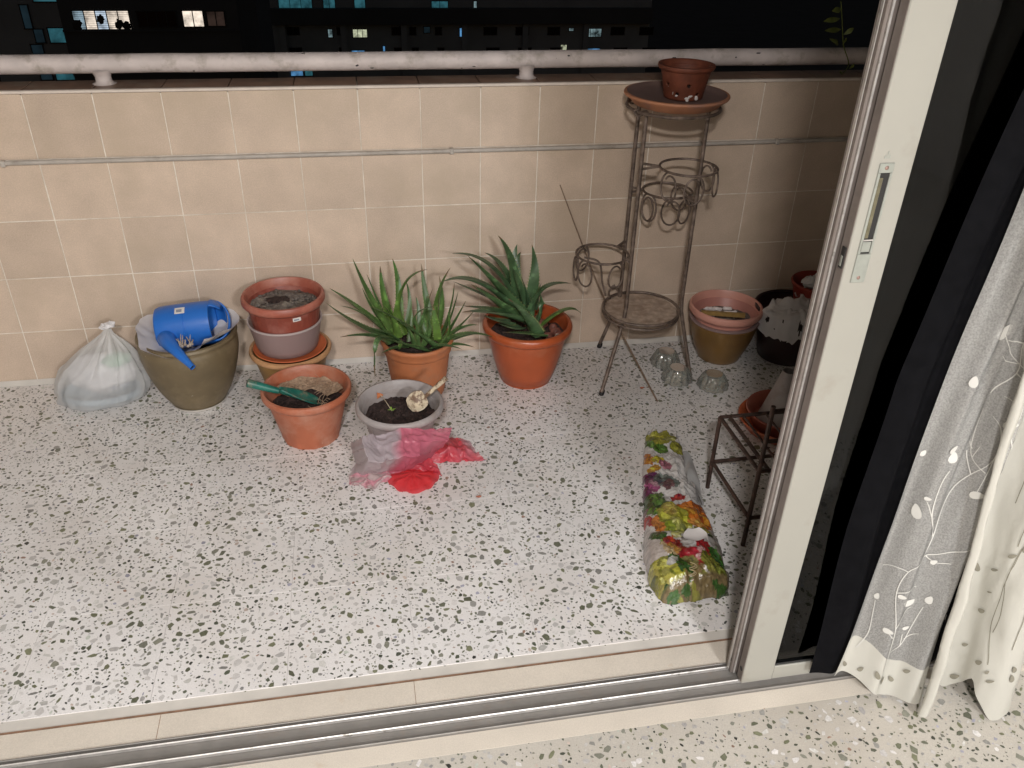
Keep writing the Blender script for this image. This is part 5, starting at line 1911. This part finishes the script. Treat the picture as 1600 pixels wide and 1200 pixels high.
w1_ = wpx(bA, 112, 17, 206, 45, YA, [L_COOL, L_WARM, L_COOL2, L_WARM, L_WARM], 5)
for k in range(9):
    _, z_ = face(160, 19 + 3 * k, YA)
    a_, _ = face(114, 30, YA)
    b_, _ = face(205, 30, YA)
    MB().box(a_ + .1, b_ - .05, YA - .065, YA - .055, z_ - .012, z_ + .012).build("louvre", M_WINFRAME, w1_)
for (x_, y_, r_) in ((121, 40, .26), (124, 36, .16), (158, 30, .22), (187, 38, .24), (198, 41, .25)):
    a_, z_ = face(x_, y_, YA)
    MB().blob((a_, YA - .08, z_), (r_, .03, r_ * 1.2), int(x_), .7, 12, 8).build("plant_silhouette", M_WINFRAME, w1_)
wpx(bA, 213, 18, 278, 41, YA, M_WIN_OFF, 4)
wpx(bA, 284, 17, 320, 41, YA, L_WARM, 2)
wpx(bA, 322, 18, 353, 40, YA, L_DIM, 2)
for z in (-10.4, -7.75 + 2.65, -13.1):
    pass
for k in range(-3, 6):                                   # sills, storey bands and the windows of the other floors
    zt_ = -7.2 + 2.7 * k
    MB().box(-16.9, -5.9, YA - .16, YA - .001, zt_ - 1.25, zt_ - 1.13).build("storey_band", M_FACADE_D, bA)
    if k != 0:
        for (a, b) in ((-16.2, -12.5), (-12.2, -9.7), (-9.5, -6.6)):
            win(bA, a, b, zt_ - 1.07, zt_, YA, M_WIN_OFF, 4)
bC = building("stair_block", "dim teal lit stair block at the far left edge", -22.5, -16.95, YA + 3, 14, 10, M_FACADE)
for (x0, y0, x1, y1, m) in ((74, 44, 110, 66, L_TEAL), (50, -8, 98, 2, L_TEAL), (52, 46, 72, 66, L_CORR), (30, 8, 52, 44, L_CORR), (86, 112, 125, 124, L_TEAL), (62, 112, 84, 124, L_CORR), (48, 70, 70, 84, L_CORR)):
    wpx(bC, x0, y0, x1, y1, YA + 3, m, 1)
YB = 110.0
bB = building("long_block", "long dark apartment block beyond the railing with scattered lit windows", -7.5, 40, YB, -10, 16, M_FACADE)
for (x0, y0, x1, y1, m, n) in ((434, -6, 488, 13, L_TEAL, 3), (504, -6, 524, 13, L_TEAL, 2), (553, -4, 571, 13, L_TEAL, 1), (674, 2, 700, 13, L_TEAL, 2), (512, 46, 520, 58, L_PALE, 1), (551, 46, 574, 58, L_YELL, 3),
                               (662, 42, 672, 51, L_CORR, 1), (718, 44, 729, 57, L_BLUE, 1), (914, 45, 939, 57, L_PALE, 3), (876, 70, 885, 82, L_YELL, 1), (912, 76, 937, 82, L_BLUE, 2), (549, 79, 570, 84, L_BLUE, 2), (740, 2, 745, 13, L_PALE, 1),
                               (454, 110, 474, 118, L_BLUE, 1), (476, 110, 489, 118, L_TEAL, 1), (889, 44, 896, 48, L_PALE, 1), (598, 72, 602, 80, L_BLUE, 1)):
    wpx(bB, x0, y0, x1, y1, YB, m, n)
for (x0, x1) in ((448, 468), (526, 536), (612, 630), (640, 650), (680, 690), (756, 776), (806, 826), (856, 874), (955, 975), (1000, 1020)):
    wpx(bB, x0, 43, x1, 54, YB, M_WIN_OFF, 2)
    wpx(bB, x0 + 4, 75, x1 + 4, 82, YB, M_WIN_OFF, 2)
for k in range(6):
    xq, _ = face(436 + 95 * k, 40, YB)
    MB().box(xq, xq + .7, YB - .6, YB - .001, -45.5, -15.6).build("pier", M_FACADE, bB)
_, zq = face(600, 34, YB)
MB().box(-7.5, 40, YB - 1.0, YB - .001, zq - .2, zq + 1.6).build("parapet_band", M_FACADE_D, bB)
